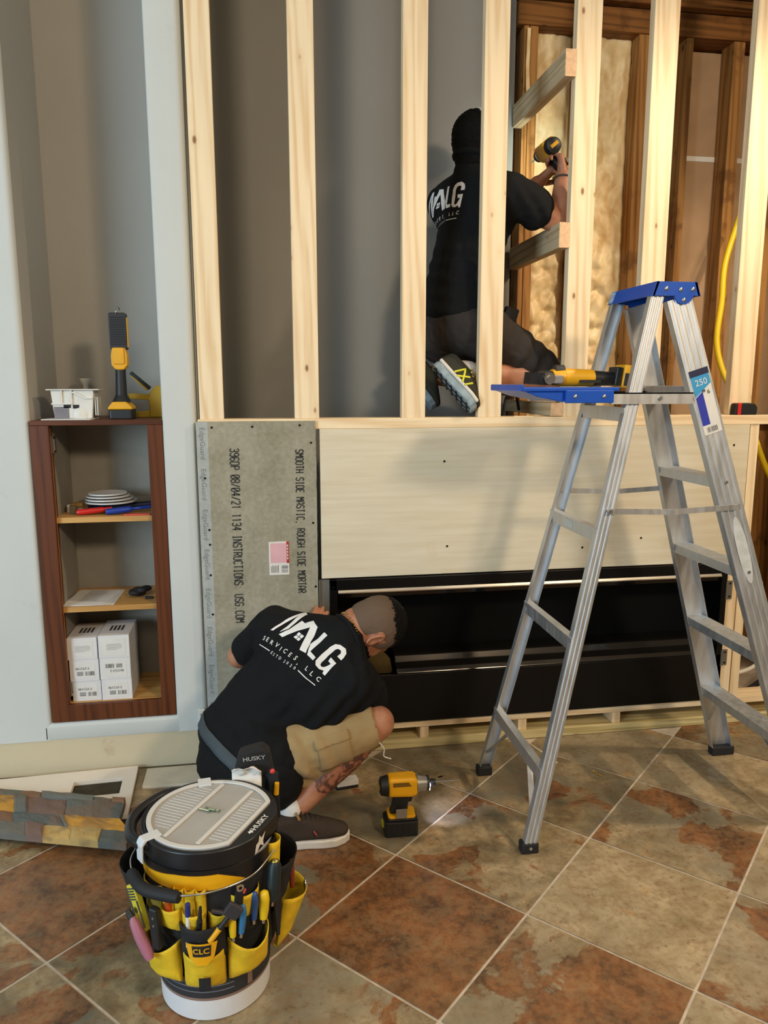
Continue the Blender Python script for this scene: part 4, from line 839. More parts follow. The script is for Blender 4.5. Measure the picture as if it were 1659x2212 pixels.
b = nb(); rbox(b, -0.487, -0.465, 0.10, 0.125, Z1s, Z1s + 0.030, 0.006); obj('bristle_block', b, mat('brush_grey', '#6e6250', 0.8), t)
b = nb(); rbox(b, -0.503, -0.489, 0.13, 0.16, Z1s, Z1s + 0.028, 0.004); obj('white_tab', b, M_white, t)
b = nb(); ell(b, (-0.448, 0.10, Z1s + 0.012), (0.014, 0.01, 0.012), sub=2); obj('metal_knob', b, M_tgry, t, smooth=180)
# on top of the cabinet
ZT = 1.3205
b = nb(); M = Matrix.Translation((-0.455, 0.075, ZT)) @ Matrix.Rotation(-0.05, 4, 'Z'); box(b, -0.085, 0.082, -0.055, 0.07, 0.0003, 0.004, M); tag(obj('cover_plate', b, mat('white_plastic', '#d9d6cf', 0.4, var=0.02), loc=(-0.455, 0.075, ZT), bevel=0.001), 'flat white cover plate under the white electrical box', 'plate')
t = thing('wall_box', 'white plastic electrical box on the cabinet top', 'electrical box', (-0.44, 0.10, ZT + 0.004))
MW_ = mat('box_white', '#dad7ce', 0.45, var=0.03)
zb0, zb1 = ZT + 0.004, 1.428
b = nb(); prism(b, [(-0.505, zb0), (-0.378, zb0), (-0.368, zb1 - 0.004), (-0.514, zb1 - 0.004)], (0, 0.062, 0), (1, 0, 0), (0, 0, 1), (0, 0.085, 0)); obj('box_shell', b, MW_, t, bevel=0.003)
b = nb(); box(b, -0.527, -0.350, 0.052, 0.158, zb1 - 0.004, zb1); obj('rim_flange', b, MW_, t, bevel=0.001)
b = nb()
for x in (-0.478, -0.445): box(b, x, x + 0.004, 0.055, 0.062, 1.375, 1.424)
box(b, -0.512, -0.445, 0.056, 0.062, 1.374, 1.379); prism(b, [(-0.441, 1.418), (-0.43, 1.418), (-0.395, 1.398), (-0.372, 1.398), (-0.372, 1.394), (-0.398, 1.394), (-0.432, 1.413), (-0.441, 1.413)], (0, 0.056, 0), (1, 0, 0), (0, 0, 1), (0, 0.006, 0)); obj('stiffening_ribs', b, MW_, t)
b = nb(); box(b, -0.472, -0.448, 0.0605, 0.0618, 1.362, 1.374); obj('slot', b, M_rub, t); b = nb(); box(b, -0.441, -0.420, 0.0605, 0.0618, 1.360, 1.373); obj('slot', b, M_rub, t)
b = nb(); box(b, -0.505, -0.455, 0.0605, 0.0618, 1.326, 1.366); obj('grey_label', b, mat('label_grey', '#7d777d', 0.6, var=0.1), t, label='grey printed label')
b = nb(); lathe(b, [(0.001, 0.004), (0.020, 0.004), (0.026, 0.0)], (0, 0, 0), 24); b.transform(axes((-0.418, 0.0615, 1.338), (1, 0, 0), (0, 0, 1), (0, -1, 0))); obj('knockout', b, MW_, t, smooth=40)
for x in (-0.368, -0.361):
    b = nb(); box(b, x, x + 0.003, 0.07, 0.14, 1.335, 1.40); obj('side_fin', b, MW_, t)
b = nb(); lathe(b, [(0.001, 0), (0.016, 0), (0.013, 0.05), (0.011, 0.12), (0.024, 0.14), (0.024, 0.146), (0.001, 0.146)], (-0.452, 0.34, ZT), 24); tag(obj('white_post', b, MW_, loc=(-0.452, 0.34, ZT), smooth=40), 'white flared plastic post standing behind the electrical box', 'post')
# work light
t = thing('work_light', 'tall yellow and black cordless work light standing on the cabinet', 'work light', (-0.283, 0.12, ZT))
b = nb(); rbox(b, -0.325, -0.241, 0.075, 0.165, ZT, ZT + 0.034, 0.010); obj('battery', b, M_tblk, t, bevel=0.003)
b = nb(); prism(b, [(-0.326, ZT + 0.034), (-0.240, ZT + 0.034), (-0.243, ZT + 0.044), (-0.262, ZT + 0.062), (-0.308, ZT + 0.062), (-0.323, ZT + 0.044)], (0, 0.072, 0), (1, 0, 0), (0, 0, 1), (0, 0.096, 0)); obj('battery_latch', b, M_yel, t, bevel=0.004)
b = nb(); cyl(b, (-0.283, 0.12, ZT + 0.060), (-0.283, 0.12, ZT + 0.085), 0.034, 0.021, n=20); cyl(b, (-0.283, 0.12, ZT + 0.085), (-0.281, 0.12, ZT + 0.180), 0.020, 0.018, n=20); obj('handle', b, M_tblk, t, smooth=40)
b = nb(); prism(b, [(-0.294, 1.496), (-0.266, 1.496), (-0.253, 1.512), (-0.252, 1.545), (-0.258, 1.574), (-0.304, 1.574), (-0.309, 1.545), (-0.308, 1.512)], (0, 0.098, 0), (1, 0, 0), (0, 0, 1), (0, 0.045, 0)); hd = obj('head_block', b, M_yel, t, bevel=0.004)
b = nb(); prism(b, rrect(-0.302, -0.262, 1.516, 1.574, 0.006), (0, 0.092, 0), (1, 0, 0), (0, 0, 1), (0, 0.007, 0)); obj('pivot_cover', b, M_yel, hd, bevel=0.002)
b = nb(); prism(b, rrect(-0.311, -0.250, 1.567, 1.697, 0.008), (0, 0.104, 0), (1, 0, 0), (0, 0, 1), (0, 0.032, 0)); pn = obj('lamp_panel', b, M_tblk, t, bevel=0.003)
b = nb(); box(b, -0.2495, -0.2475, 0.106, 0.130, 1.575, 1.68); obj('yellow_side', b, M_yel, pn)
b = nb()
for k in range(12): box(b, -0.305, -0.256, 0.1025, 0.104, 1.585 + k * 0.0085, 1.589 + k * 0.0085)
obj('heat_fins', b, M_rub, pn)
b = nb(); tube(b, spline([(-0.284, 0.104, 1.688), (-0.282, 0.098, 1.70), (-0.280, 0.108, 1.714), (-0.276, 0.122, 1.718), (-0.274, 0.130, 1.708)]), 0.0022, 8); obj('hanging_hook', b, M_steel, t, smooth=60)
# yellow staple gun behind it
t = thing('staple_gun', 'yellow staple gun lying behind the work light', 'staple gun', (-0.19, 0.24, ZT))
b = nb(); prism(b, [(-0.200, ZT), (-0.134, ZT), (-0.134, 1.437), (-0.150, 1.440), (-0.176, 1.438), (-0.196, 1.415), (-0.204, 1.385), (-0.198, 1.36)], (0, 0.22, 0), (1, 0, 0), (0, 0, 1), (0, 0.03, 0)); obj('body', b, mat('dull_yellow', '#b8900e', 0.5, var=0.06), t, bevel=0.003)
b = nb(); prism(b, [(-0.275, ZT), (-0.2, ZT), (-0.2, 1.345), (-0.275, 1.338)], (0, 0.22, 0), (1, 0, 0), (0, 0, 1), (0, 0.03, 0)); obj('frame_bar', b, mat('dull_yellow', '#b8900e', 0.5, var=0.06), t, bevel=0.002)
b = nb(); prism(b, [(-0.275, 1.390), (-0.2, 1.385), (-0.2, 1.407), (-0.275, 1.41)], (0, 0.22, 0), (1, 0, 0), (0, 0, 1), (0, 0.03, 0)); obj('frame_bar', b, mat('dull_yellow', '#b8900e', 0.5, var=0.06), t, bevel=0.002)
b = nb(); bar(b, (-0.265, 0.235, 1.488), (-0.196, 0.235, 1.428), 0.015, 0.014, (0, 1, 0)); obj('squeeze_lever', b, M_tblk, t, bevel=0.003)
b = nb(); bar(b, (-0.262, 0.235, 1.477), (-0.204, 0.235, 1.424), 0.013, 0.010, (0, 1, 0)); obj('lever_pad', b, mat('dull_yellow', '#b8900e', 0.5, var=0.06), t)
# ---------------------------------------------------------------- tool bucket
BX, BY = 0.068, -1.10
bk = thing('tool_bucket', 'white tool bucket with yellow and black pockets in the foreground', 'bucket', (BX, BY, 0))
M_bw = mat('bucket_white', '#d9d9dc', 0.4, var=0.03); M_fab = mat('black_canvas', '#1b1b1d', 0.85, var=0.2, vscale=30, bump=0.3, bscale=350)
M_yf = mat('yellow_canvas', '#e3bd1f', 0.75, var=0.10, vscale=25, bump=0.3, bscale=350); M_tray = mat('tray_black', '#15161a', 0.35, var=0.05)
C0 = V((BX, BY, 0))
def cp(phi, r, z):   # phi in degrees from the side facing the viewer (-Y), positive to the right
    a = math.radians(phi); return C0 + V((r * math.sin(a), -r * math.cos(a), z))
b = nb(); lathe(b, [(0.001, 0.0), (0.125, 0.0), (0.130, 0.003), (0.142, 0.385), (0.146, 0.385), (0.146, 0.395), (0.138, 0.395), (0.125, 0.006), (0.001, 0.006)], C0, 64); obj('pail', b, M_bw, bk, smooth=40, label='white plastic pail')
def rz(z): return 0.130 + 0.012 * z / 0.385
b = nb(); lathe(b, [(rz(0.055) + 0.0006, 0.055), (rz(0.062) + 0.0006, 0.062)], C0, 64); obj('brown_band', b, mat('band_brown', '#8a6f63', 0.6, var=0.08), bk, smooth=60)
b = nb(); lathe(b, [(rz(0.062) + 0.0008, 0.062), (rz(0.19) + 0.0008, 0.19)], C0, 64); lab = obj('pail_label', b, mat('label_charcoal', '#2e2f34', 0.6, var=0.12), bk, smooth=60)
b = nb()
for k in range(2): lathe(b, [(rz(0.085) + 0.0014, 0.078 + 0.013 * k), (rz(0.09) + 0.0014, 0.081 + 0.013 * k)], C0, 48, -2.7, -1.2)
obj('label_lines', b, mat('label_light', '#6f727a', 0.6), lab, smooth=60)
b = nb(); a0 = math.radians(-90 + 36); lathe(b, [(rz(0.066) + 0.0016, 0.066), (rz(0.15) + 0.0016, 0.15)], C0, 4, a0, a0 + 0.10); obj('label_bar', b, mat('band_brown', '#8a6f63', 0.6, var=0.08), lab)
# fabric skirt
b = nb(); lathe(b, [(0.1385, 0.130), (0.1440, 0.120), (0.1500, 0.135), (0.1540, 0.26), (0.1560, 0.372), (0.150, 0.390), (0.1465, 0.386)], C0, 72); skirt_o = obj('fabric_apron', b, M_fab, bk, smooth=60, label='black canvas apron round the pail')
def pocket(name, p0, p1, z0, z1, bulge, m, sag=0.02, r0=0.152, parent=None, nu=16, nv=10, out=0.0):
    b = nb(); g = []
    for i in range(nu + 1):
        u = i / nu; col_ = []
        for k in range(nv + 1):
            v = k / nv; top = z1 - sag * math.sin(PI * u); z = z0 + (top - z0) * v
            w = math.sin(PI * u) ** 0.55
            r = r0 + 0.003 + bulge * w * (0.45 + 0.55 * v) * (min(1, v * 5 + 0.25)) + out * v + 0.0015 * noise.noise(V((u * 9 + p0, v * 6, 1)))
            col_.append(b.verts.new(cp(p0 + (p1 - p0) * u, r, z)))
        g.append(col_)
    for i in range(nu):
        for k in range(nv): b.faces.new((g[i][k], g[i + 1][k], g[i + 1][k + 1], g[i][k + 1]))
    # bottom closes back to the apron
    lowp = [b.verts.new(cp(p0 + (p1 - p0) * i / nu, r0 - 0.004, z0 + 0.004)) for i in range(nu + 1)]
    for i in range(nu): b.faces.new((g[i][0], lowp[i], lowp[i + 1], g[i + 1][0]))
    o = obj(name, b, m, parent or bk, smooth=60); sm = o.modifiers.new('thick', 'SOLIDIFY'); sm.thickness = 0.0022; sm.offset = 1; return o
pocket('yellow_pocket', -62, -24, 0.125, 0.232, 0.034, M_yf, 0.028)
mp = pocket('yellow_pocket', -21, 12, 0.118, 0.215, 0.038, M_yf, 0.004)
pocket('yellow_pocket', 15, 52, 0.125, 0.230, 0.034, M_yf, 0.030)
pocket('black_pocket', -66, -22, 0.232, 0.275, 0.012, M_fab, 0.004)
pocket('black_pocket', 14, 56, 0.225, 0.275, 0.014, M_fab, 0.004)
fl = pocket('pocket_flap', -22, 13, 0.188, 0.288, 0.040, M_fab, 0.0, r0=0.1555)
def curved(poly, phi, z, r, name, m, parent):  # polygon drawn on the bulging flap (x across in m, y up)
    b = nb(); f = b.faces.new([b.verts.new((p[0], p[1], 0)) for p in poly]); refine(b, 0.008)
    for v in b.verts:
        x, y = v.co.x, v.co.y; v.co = cp(phi + math.degrees(x / r), r - 9.0 * x * x * 0.6, z + y)
    return obj(name, b, m, parent)
sh = curved([(-0.035, 0.022), (0.036, 0.022), (0.028, -0.012), (0.012, -0.030), (-0.010, -0.030), (-0.027, -0.012)], -4, 0.236, 0.2035, 'yellow_shield', M_yel, fl)
curved([(-0.020, 0.014), (0.022, 0.014), (0.020, -0.012), (-0.018, -0.012)], -4, 0.240, 0.2045, 'shield_badge', M_fab, sh)
b = text_bm('CLC', 0.012, 0.02, 1.1, maxedge=0.006)
for v in b.verts: x, y = v.co.x, v.co.y; v.co = cp(-4 + math.degrees(x / 0.205), 0.2053 - 5.4 * x * x, 0.242 + y)
obj('badge_letters', b, M_yel, sh)
curved([(-0.013, 0.017), (0.013, 0.017), (0.013, -0.017), (-0.013, -0.017)], -3, 0.150, 0.1935, 'hook_patch', M_fab, mp)
for k, (p0, p1, z0, z1) in enumerate(((-38, -27, 0.27, 0.345), (-26.5, -18, 0.285, 0.362), (-17.5, -9.5, 0.285, 0.362), (-9, -1.5, 0.285, 0.360), (-38, -20, 0.262, 0.318), (-19, -2, 0.262, 0.312), (1, 18, 0.258, 0.302), (19, 44, 0.262, 0.330))):
    pocket('tool_sleeve', p0, p1, z0, z1, 0.012 if k < 4 else 0.018, M_yf, 0.003, r0=0.154 + (0.008 if k in (4, 5) else 0), nu=8, nv=6)
pocket('tool_sleeve', -66, -40, 0.268, 0.350, 0.012, mat('olive_canvas', '#8f7a1c', 0.8, var=0.15), 0.002, nu=8, nv=6)
# right-hand pouch, hanging flap, left-hand pouch
pocket('side_pouch', 72, 112, 0.105, 0.235, 0.050, M_yf, 0.012, out=0.02)
pocket('side_pouch_back', 66, 118, 0.215, 0.330, 0.035, M_fab, 0.0, out=0.012)
pocket('tool_sleeve', 60, 76, 0.26, 0.40, 0.018, M_yf, 0.0, nu=8)
b = nb(); prism(b, [(0.0, 0.0), (0.030, 0.0), (0.026, -0.10), (0.018, -0.165), (0.008, -0.16), (-0.004, -0.08)], cp(62, 0.166, 0.315), (0.55, 0.83, 0), (0.02, 0, 1), (0.83 * 0.004, -0.55 * 0.004, 0)); obj('hanging_strap', b, M_fab, bk, bevel=0.001)
pocket('left_pouch', -112, -68, 0.20, 0.345, 0.034, M_fab, 0.0, out=0.02)
# organiser tray, yellow swoosh, lid
AX = math.radians(-30); yx = V((math.sin(-AX), math.cos(AX), 0)); xx = V((math.cos(AX), math.sin(AX), 0))   # xx points to the flat side
def cutcircle(r, cut, n=72):
    return [(min(r * math.cos(2 * PI * k / n), cut), r * math.sin(2 * PI * k / n)) for k in range(n)]
def plate(bm, pts, z0, z1, o=C0):
    prism(bm, pts, o + V((0, 0, z0)), xx, yx, (0, 0, z1 - z0))
def ringwall(bm, outer, inner, z0, z1):
    n = len(outer); P = []
    for pts, z in ((outer, z0), (outer, z1), (inner, z1), (inner, z0)): P.append([bm.verts.new(C0 + xx * p[0] + yx * p[1] + V((0, 0, z))) for p in pts])
    for a in range(4):
        A, B = P[a], P[(a + 1) % 4]
        for i in range(n): bm.faces.new((A[i], A[(i + 1) % n], B[(i + 1) % n], B[i]))
o1, o2 = cutcircle(0.159, 0.150), cutcircle(0.147, 0.114)
b = nb(); ringwall(b, o1, o2, 0.400, 0.444); plate(b, cutcircle(0.148, 0.115), 0.402, 0.408)
tr = obj('organiser_tray', b, M_tray, bk, smooth=35, bevel=0.004, label='black organiser tray fitted on the pail')
b = nb(); g = []
for k in range(41):
    u_ = k / 40; ph = -78 + 112 * u_; zl = 0.352; zh = 0.352 + 0.036 * min(1, (1 - u_) / 0.22) ** 0.8 * min(1, 0.35 + u_ * 1.4)
    g.append([b.verts.new(cp(ph, r_q, z_q)) for r_q, z_q in ((0.1572, zl), (0.1580, (zl + zh) / 2), (0.1586, zh), (0.150, zh), (0.150, zl))])
for k in range(40):
    for j in range(5): b.faces.new((g[k][j], g[k + 1][j], g[k + 1][(j + 1) % 5], g[k][(j + 1) % 5]))
bmesh.ops.remove_doubles(b, verts=b.verts, dist=1e-6); obj('yellow_band', b, M_yel, tr, smooth=60)
b = nb(); lathe(b, [(0.1555, 0.350), (0.1575, 0.392), (0.1592, 0.401)], C0, 60, math.radians(-90 - 80), math.radians(-90 + 130)); lathe(b, [(0.1575, 0.385), (0.1595, 0.401)], C0, 40, math.radians(-90 + 130), math.radians(-90 + 300)); obj('tray_skirt', b, M_tray, tr, smooth=60)
M_frost = mat('frosted_lid', '#b3b0ab', 0.35, var=0.04, vscale=18, alpha=0.86); M_frib = mat('frosted_rib', '#cfcdc9', 0.4, var=0.02)
l2 = cutcircle(0.1450, 0.112)
b = nb(); plate(b, l2, 0.4400, 0.4435); lid = obj('clear_lid', b, M_frost, bk, bevel=0.001, label='frosted see-through lid of the organiser')
b = nb(); n = len(l2); inn = cutcircle(0.1335, 0.102)
ringwall(b, l2, inn, 0.4436, 0.4475); obj('lid_rim', b, M_frib, lid, bevel=0.001)
for xs, hl in ((-0.040, 0.120), (0.045, 0.117)):
    b = nb(); plate(b, [(xs - 0.005, -hl), (xs + 0.005, -hl), (xs + 0.005, hl), (xs - 0.005, hl)], 0.4436, 0.4470); obj('lid_rib', b, M_frib, lid, bevel=0.001)
for side in (0, 1):
    b = nb()
    for k in range(17):
        y = -0.088 + k * 0.011; w = math.sqrt(max(0, 0.128 ** 2 - y * y)) - 0.004
        if side == 0 and w > 0.052: plate(b, [(-w, y), (-0.052, y), (-0.052, y + 0.0016), (-w, y + 0.0016)], 0.4436, 0.4446)
        if side == 1 and w > 0.06: plate(b, [(0.056, y), (min(0.096, w), y), (min(0.096, w), y + 0.0016), (0.056, y + 0.0016)], 0.4436, 0.4446)
    obj('lid_ridges', b, M_frib, lid)
M_latch = mat('latch_white', '#cfd2d4', 0.4, var=0.02)
b = nb(); c = wzp = V((-0.072, -1.185, 0)); d_ = (c - C0); d_.z = 0; d_.normalize(); s_ = V((-d_.y, d_.x, 0))
prism(b, [(0.125, 0.4480), (0.168, 0.4480), (0.176, 0.436), (0.176, 0.395), (0.172, 0.393), (0.170, 0.434), (0.160, 0.4435), (0.125, 0.4435)], C0 - s_ * 0.014, d_, (0, 0, 1), s_ * 0.028); obj('lid_latch', b, M_latch, lid, bevel=0.002)
b = nb(); d_ = V((-0.15, 1, 0)).normalized(); s_ = V((-d_.y, d_.x, 0)); prism(b, [(0.125, 0.4480), (0.160, 0.4480), (0.166, 0.440), (0.160, 0.4435), (0.125, 0.4435)], C0 - s_ * 0.016, d_, (0, 0, 1), s_ * 0.032); obj('lid_latch', b, M_latch, lid, bevel=0.001)
b = nb(); tube(b, spline([(0.02, -0.965, 0.428), (-0.045, -0.975, 0.430), (-0.092, -1.030, 0.432), (-0.112, -1.085, 0.432), (-0.105, -1.145, 0.430), (-0.080, -1.175, 0.428), (-0.060, -1.180, 0.425)], 8), 0.0135, 14); obj('carry_handle', b, M_tray, tr, smooth=60, label='black loop carrying handle')
# maker's word and dog-head mark on the tray
b = nb(); Mt = axes(C0 + xx * 0.1315 + yx * 0.006 + V((0, 0, 0.4447)), yx, -xx, (0, 0, 1)); put(b, text_bm('HUSKY', 0.0135, 0.02, 1.05), Mt)
q = nb(); q.faces.new([q.verts.new((x, y, 0)) for x, y in ((-0.049, -0.002), (-0.043, 0.007), (-0.040, 0.003), (-0.034, 0.007), (-0.035, 0.000), (-0.030, -0.004), (-0.037, -0.003), (-0.041, -0.007), (-0.043, -0.002))]); put(b, q, Mt)
obj('tray_lettering', b, M_white, tr)
b = nb(); Ms = axes(C0 + xx * 0.1512 + yx * (-0.028) + V((0, 0, 0.418)), yx, (0, 0, 1), xx)
q = nb(); q.faces.new([q.verts.new((x * 1.1, y * 1.1, 0)) for x, y in ((-0.022, -0.014), (-0.010, -0.012), (0.000, -0.004), (0.014, -0.014), (0.012, -0.002), (0.022, 0.014), (0.006, 0.008), (-0.002, 0.018), (-0.006, 0.006), (-0.016, 0.004))]); put(b, q, Ms)
obj('tray_emblem', b, M_white, tr)
# wire bail with its grip
b = nb(); tube(b, spline([cp(-95, 0.160, 0.385), cp(-72, 0.185, 0.372), cp(-40, 0.200, 0.366), cp(-5, 0.196, 0.372), cp(30, 0.186, 0.378), cp(60, 0.172, 0.388)], 8), 0.0022, 8); bl = obj('bail_wire', b, mat('bright_steel', '#c9c9c6', 0.22, 1.0, var=0.04), bk, smooth=60)
b = nb(); tube(b, spline([cp(-62, 0.192, 0.369), cp(-42, 0.200, 0.366), cp(-16, 0.201, 0.368)], 6), [0.0115] + [0.0135] * 11 + [0.0115], 16); obj('bail_grip', b, M_rub, bl, smooth=60)

# three green-grey screws on the lid
for k, (dx, dy, yw) in enumerate(((-0.010, 0.008, -0.5), (0.004, 0.012, -0.75), (0.012, 0.004, -0.35))):
    screw(('green coated screw on the bucket lid, nearest the left latch', 'green coated screw on the bucket lid, lying across the middle of the trio', 'green coated screw on the bucket lid, nearest the lettered side')[k], (BX + dx - 0.004, BY + dy, 0.4437), yw, '#93a796', 0.034, 'green screws on the bucket lid')
# tools in the pockets (each a thing)
def tool(name, label, cat, phi, z0, r, lean=0.0, tilt=0.0, grp='tools in the bucket pockets'):
    """frame with its origin in the pocket, z up along the tool, y outwards"""
    a = math.radians(phi); t = thing(name, label, cat, cp(phi, r, z0), Euler((math.radians(tilt), math.radians(lean), a)), grp)
    R = Matrix.Rotation(a, 4, 'Z') @ Matrix.Rotation(math.radians(lean), 4, 'Y') @ Matrix.Rotation(math.radians(tilt), 4, 'X')
    t.rotation_euler = R.to_euler(); WM[t.name] = Matrix.Translation(cp(phi, r, z0)) @ R; return t
def rod(t, name, z0, z1, r0, r1, m, n=14, par=None, label=None):
    b = nb(); cyl(b, (0, 0, z0), (0, 0, z1), r0, r1, n=n); return obj(name, b, m, par or t, local=True, smooth=50, bevel=0.0008, label=label)
t = tool('marker', 'orange marker in the upper left sleeve of the bucket', 'marker', -31, 0.27, 0.166, 0)
rod(t, 'barrel', 0, 0.070, 0.0085, 0.0085, mat('marker_orange', '#c8561f', 0.4)); rod(t, 'cap', 0.070, 0.086, 0.008, 0.006, mat('marker_dark', '#5a3a2a', 0.4))
t = tool('pen', 'white pen with a blue cap in the bucket sleeve', 'pen', -14, 0.235, 0.181, 2)
rod(t, 'barrel', 0, 0.075, 0.0048, 0.0048, M_white); rod(t, 'cap', 0.075, 0.105, 0.0062, 0.0055, mat('pen_blue', '#1f2f7a', 0.3))
t = tool('marker', 'black marker with a white ring beside the white pen', 'marker', -7, 0.235, 0.181, 5)
rod(t, 'barrel', 0, 0.065, 0.0065, 0.0065, M_tblk); rod(t, 'ring', 0.020, 0.026, 0.0069, 0.0069, M_white); rod(t, 'tip', 0.065, 0.098, 0.005, 0.003, M_tblk)
t = tool('scraper', 'small square headed black tool with a yellow stub over the middle pocket', 'tool', 3, 0.262, 0.192, 38)
rod(t, 'stub', -0.010, 0.026, 0.0065, 0.0065, M_yel); rod(t, 'shaft', 0.026, 0.060, 0.006, 0.0055, M_tblk)
b = nb(); box(b, -0.018, 0.018, -0.006, 0.006, 0.058, 0.090); obj('head', b, mat('tool_dark_grey', '#37353a', 0.45), t, local=True, bevel=0.003)
b = nb(); bar(b, (0, 0, 0.066), (-0.040, 0, 0.052), 0.010, 0.007, (0, 1, 0)); obj('arm', b, mat('tool_dark_grey', '#37353a', 0.45), t, local=True, bevel=0.002)
for phi, z0, r, ln, m1, nm, lb in ((17, 0.245, 0.180, -4, 'pli_yellow', 'pliers', 'yellow handled pliers beside the square headed tool in the bucket'), (23, 0.247, 0.180, 4, 'pli_blue', 'pliers', 'blue handled pliers right of the yellow handled pair in the bucket'),
    (34, 0.262, 0.176, 2, 'pli_blue2', 'pliers', 'blue handle sticking up at the right of the bucket front'), (41, 0.255, 0.182, 3, 'pli_yellow', 'screwdriver', 'fat yellow screwdriver handle at the right of the bucket front')):
    m = mat(m1, {'pli_yellow': '#e3bf1c', 'pli_blue': '#2f6fa3', 'pli_blue2': '#2c4f8a'}[m1], 0.4)
    t = tool(nm, lb, nm, phi, z0, r, ln)
    b = nb(); tube(b, [(0, 0, 0), (0.001, 0, 0.02), (0.003, 0, 0.045), (0.001, 0, 0.062), (0, 0, 0.066)], [0.007, 0.0085, 0.0085, 0.007, 0.003] if nm == 'pliers' else [0.009, 0.0115, 0.0115, 0.010, 0.004], 14); obj('handle', b, m, t, local=True, smooth=60)
    rod(t, 'shaft', -0.012, 0.0, 0.004, 0.004, M_steel)
t = tool('hex_key_set', 'folding black hex key set standing in the bucket apron', 'hex keys', 22, 0.285, 0.170, 6)
b = nb(); box(b, -0.009, 0.009, -0.007, 0.007, 0.0, 0.075); obj('body', b, M_tblk, t, local=True, bevel=0.003)
b = nb(); lathe(b, [(0.004, -0.0015), (0.0085, -0.0015), (0.0085, 0.0015), (0.004, 0.0015)], (0, 0, 0), 20); b.transform(Matrix.Translation((-0.002, -0.008, 0.070)) @ Matrix.Rotation(PI / 2, 4, 'X')); obj('ring', b, M_steel, t, local=True)
b = nb(); cyl(b, (0.008, -0.007, 0.055), (0.010, -0.008, 0.064), 0.003, n=10); obj('red_button', b, mat('button_red', '#b8463a', 0.4), t, local=True)
t = tool('screwdriver', 'large black screwdriver grip with a brass end at the right of the bucket', 'screwdriver', 50, 0.285, 0.184, 8)
b = nb(); tube(b, [(0, 0, 0), (0, 0, 0.01), (0, 0, 0.04), (0, 0, 0.082), (0, 0, 0.090)], [0.012, 0.017, 0.0165, 0.015, 0.011], 18); obj('grip', b, mat('grip_green_black', '#18262a', 0.45), t, local=True, smooth=60)
b = nb(); ell(b, (0, 0, 0.090), (0.010, 0.010, 0.006), sub=2); obj('brass_end', b, mat('brass', '#b8a25a', 0.25, 0.9), t, local=True, smooth=180); rod(t, 'shaft', -0.015, 0, 0.004, 0.004, M_steel)
t = tool('utility_knife', 'yellow and grey utility knife leaning in the left sleeve', 'knife', -47, 0.250, 0.188, -26)
b = nb(); prism(b, [(-0.011, 0.0), (0.011, 0.0), (0.016, 0.05), (0.017, 0.095), (0.010, 0.105), (-0.014, 0.105), (-0.016, 0.06)], (0, -0.008, 0), (1, 0, 0), (0, 0, 1), (0, 0.015, 0)); bd = obj('body', b, mat('knife_yellow', '#d7c53a', 0.45), t, local=True, bevel=0.003)
b = nb()
for k in range(5): box(b, -0.015, 0.014, -0.0095, -0.008, 0.072 + k * 0.006, 0.075 + k * 0.006)
box(b, -0.016, -0.010, -0.0092, -0.008, 0.01, 0.07); box(b, 0.011, 0.0155, -0.0092, -0.008, 0.01, 0.07); obj('grey_grips', b, mat('knife_grey', '#3f4443', 0.6), bd, local=True)
b = nb(); cyl(b, (0, -0.008, 0.05), (0, -0.0095, 0.05), 0.006, n=16); obj('slot', b, mat('knife_slot', '#6a5a1c', 0.6), bd, local=True)
t = tool('utility_knife', 'pink utility knife at the left of the bucket', 'knife', -38, 0.205, 0.206, -32)
b = nb(); tube(b, [(0, 0, 0), (0.001, 0, 0.02), (0.0, 0, 0.055), (0.002, 0, 0.085), (0.004, 0, 0.098)], [0.009, 0.0125, 0.0125, 0.0105, 0.006], 12); obj('body', b, mat('faded_pink', '#a8697c', 0.5, var=0.1), t, local=True, smooth=60)
rod(t, 'dark_nose', 0.096, 0.116, 0.008, 0.006, M_tblk)
t = tool('utility_knife', 'black utility knife standing in the left yellow pocket', 'knife', -35, 0.225, 0.192, -3)
b = nb(); prism(b, [(-0.010, 0.0), (0.010, 0.0), (0.013, 0.06), (0.011, 0.098), (-0.010, 0.100), (-0.013, 0.06)], (0, -0.008, 0), (1, 0, 0), (0, 0, 1), (0, 0.016, 0)); bd = obj('body', b, M_tblk, t, local=True, bevel=0.004)
for z in (0.078, 0.060):
    b = nb(); cyl(b, (0.002, -0.008, z), (0.002, -0.0098, z), 0.0028, n=12); obj('rivet', b, M_rivet, bd, local=True)
t = tool('pliers', 'steel pliers with red grips in the side pouch of the bucket', 'pliers', 86, 0.24, 0.190, 4)
for s in (-1, 1):
    b = nb(); tube(b, [(s * 0.004, 0, 0), (s * 0.009, 0, 0.03), (s * 0.008, 0, 0.062)], [0.006, 0.006, 0.005], 10); obj('handle', b, mat('grip_red_brown', '#7c2f1e', 0.45), t, local=True, smooth=60)
t = tool('carabiner', 'small steel ring clipped on the side pouch of the bucket', 'carabiner', 92, 0.215, 0.222, 0)
b = nb(); tube(b, [V((0.012 * math.cos(a), 0, 0.022 * math.sin(a))) for a in [2 * PI * k / 24 for k in range(25)]], 0.0028, 8); obj('ring_body', b, M_steel, t, local=True, smooth=60)
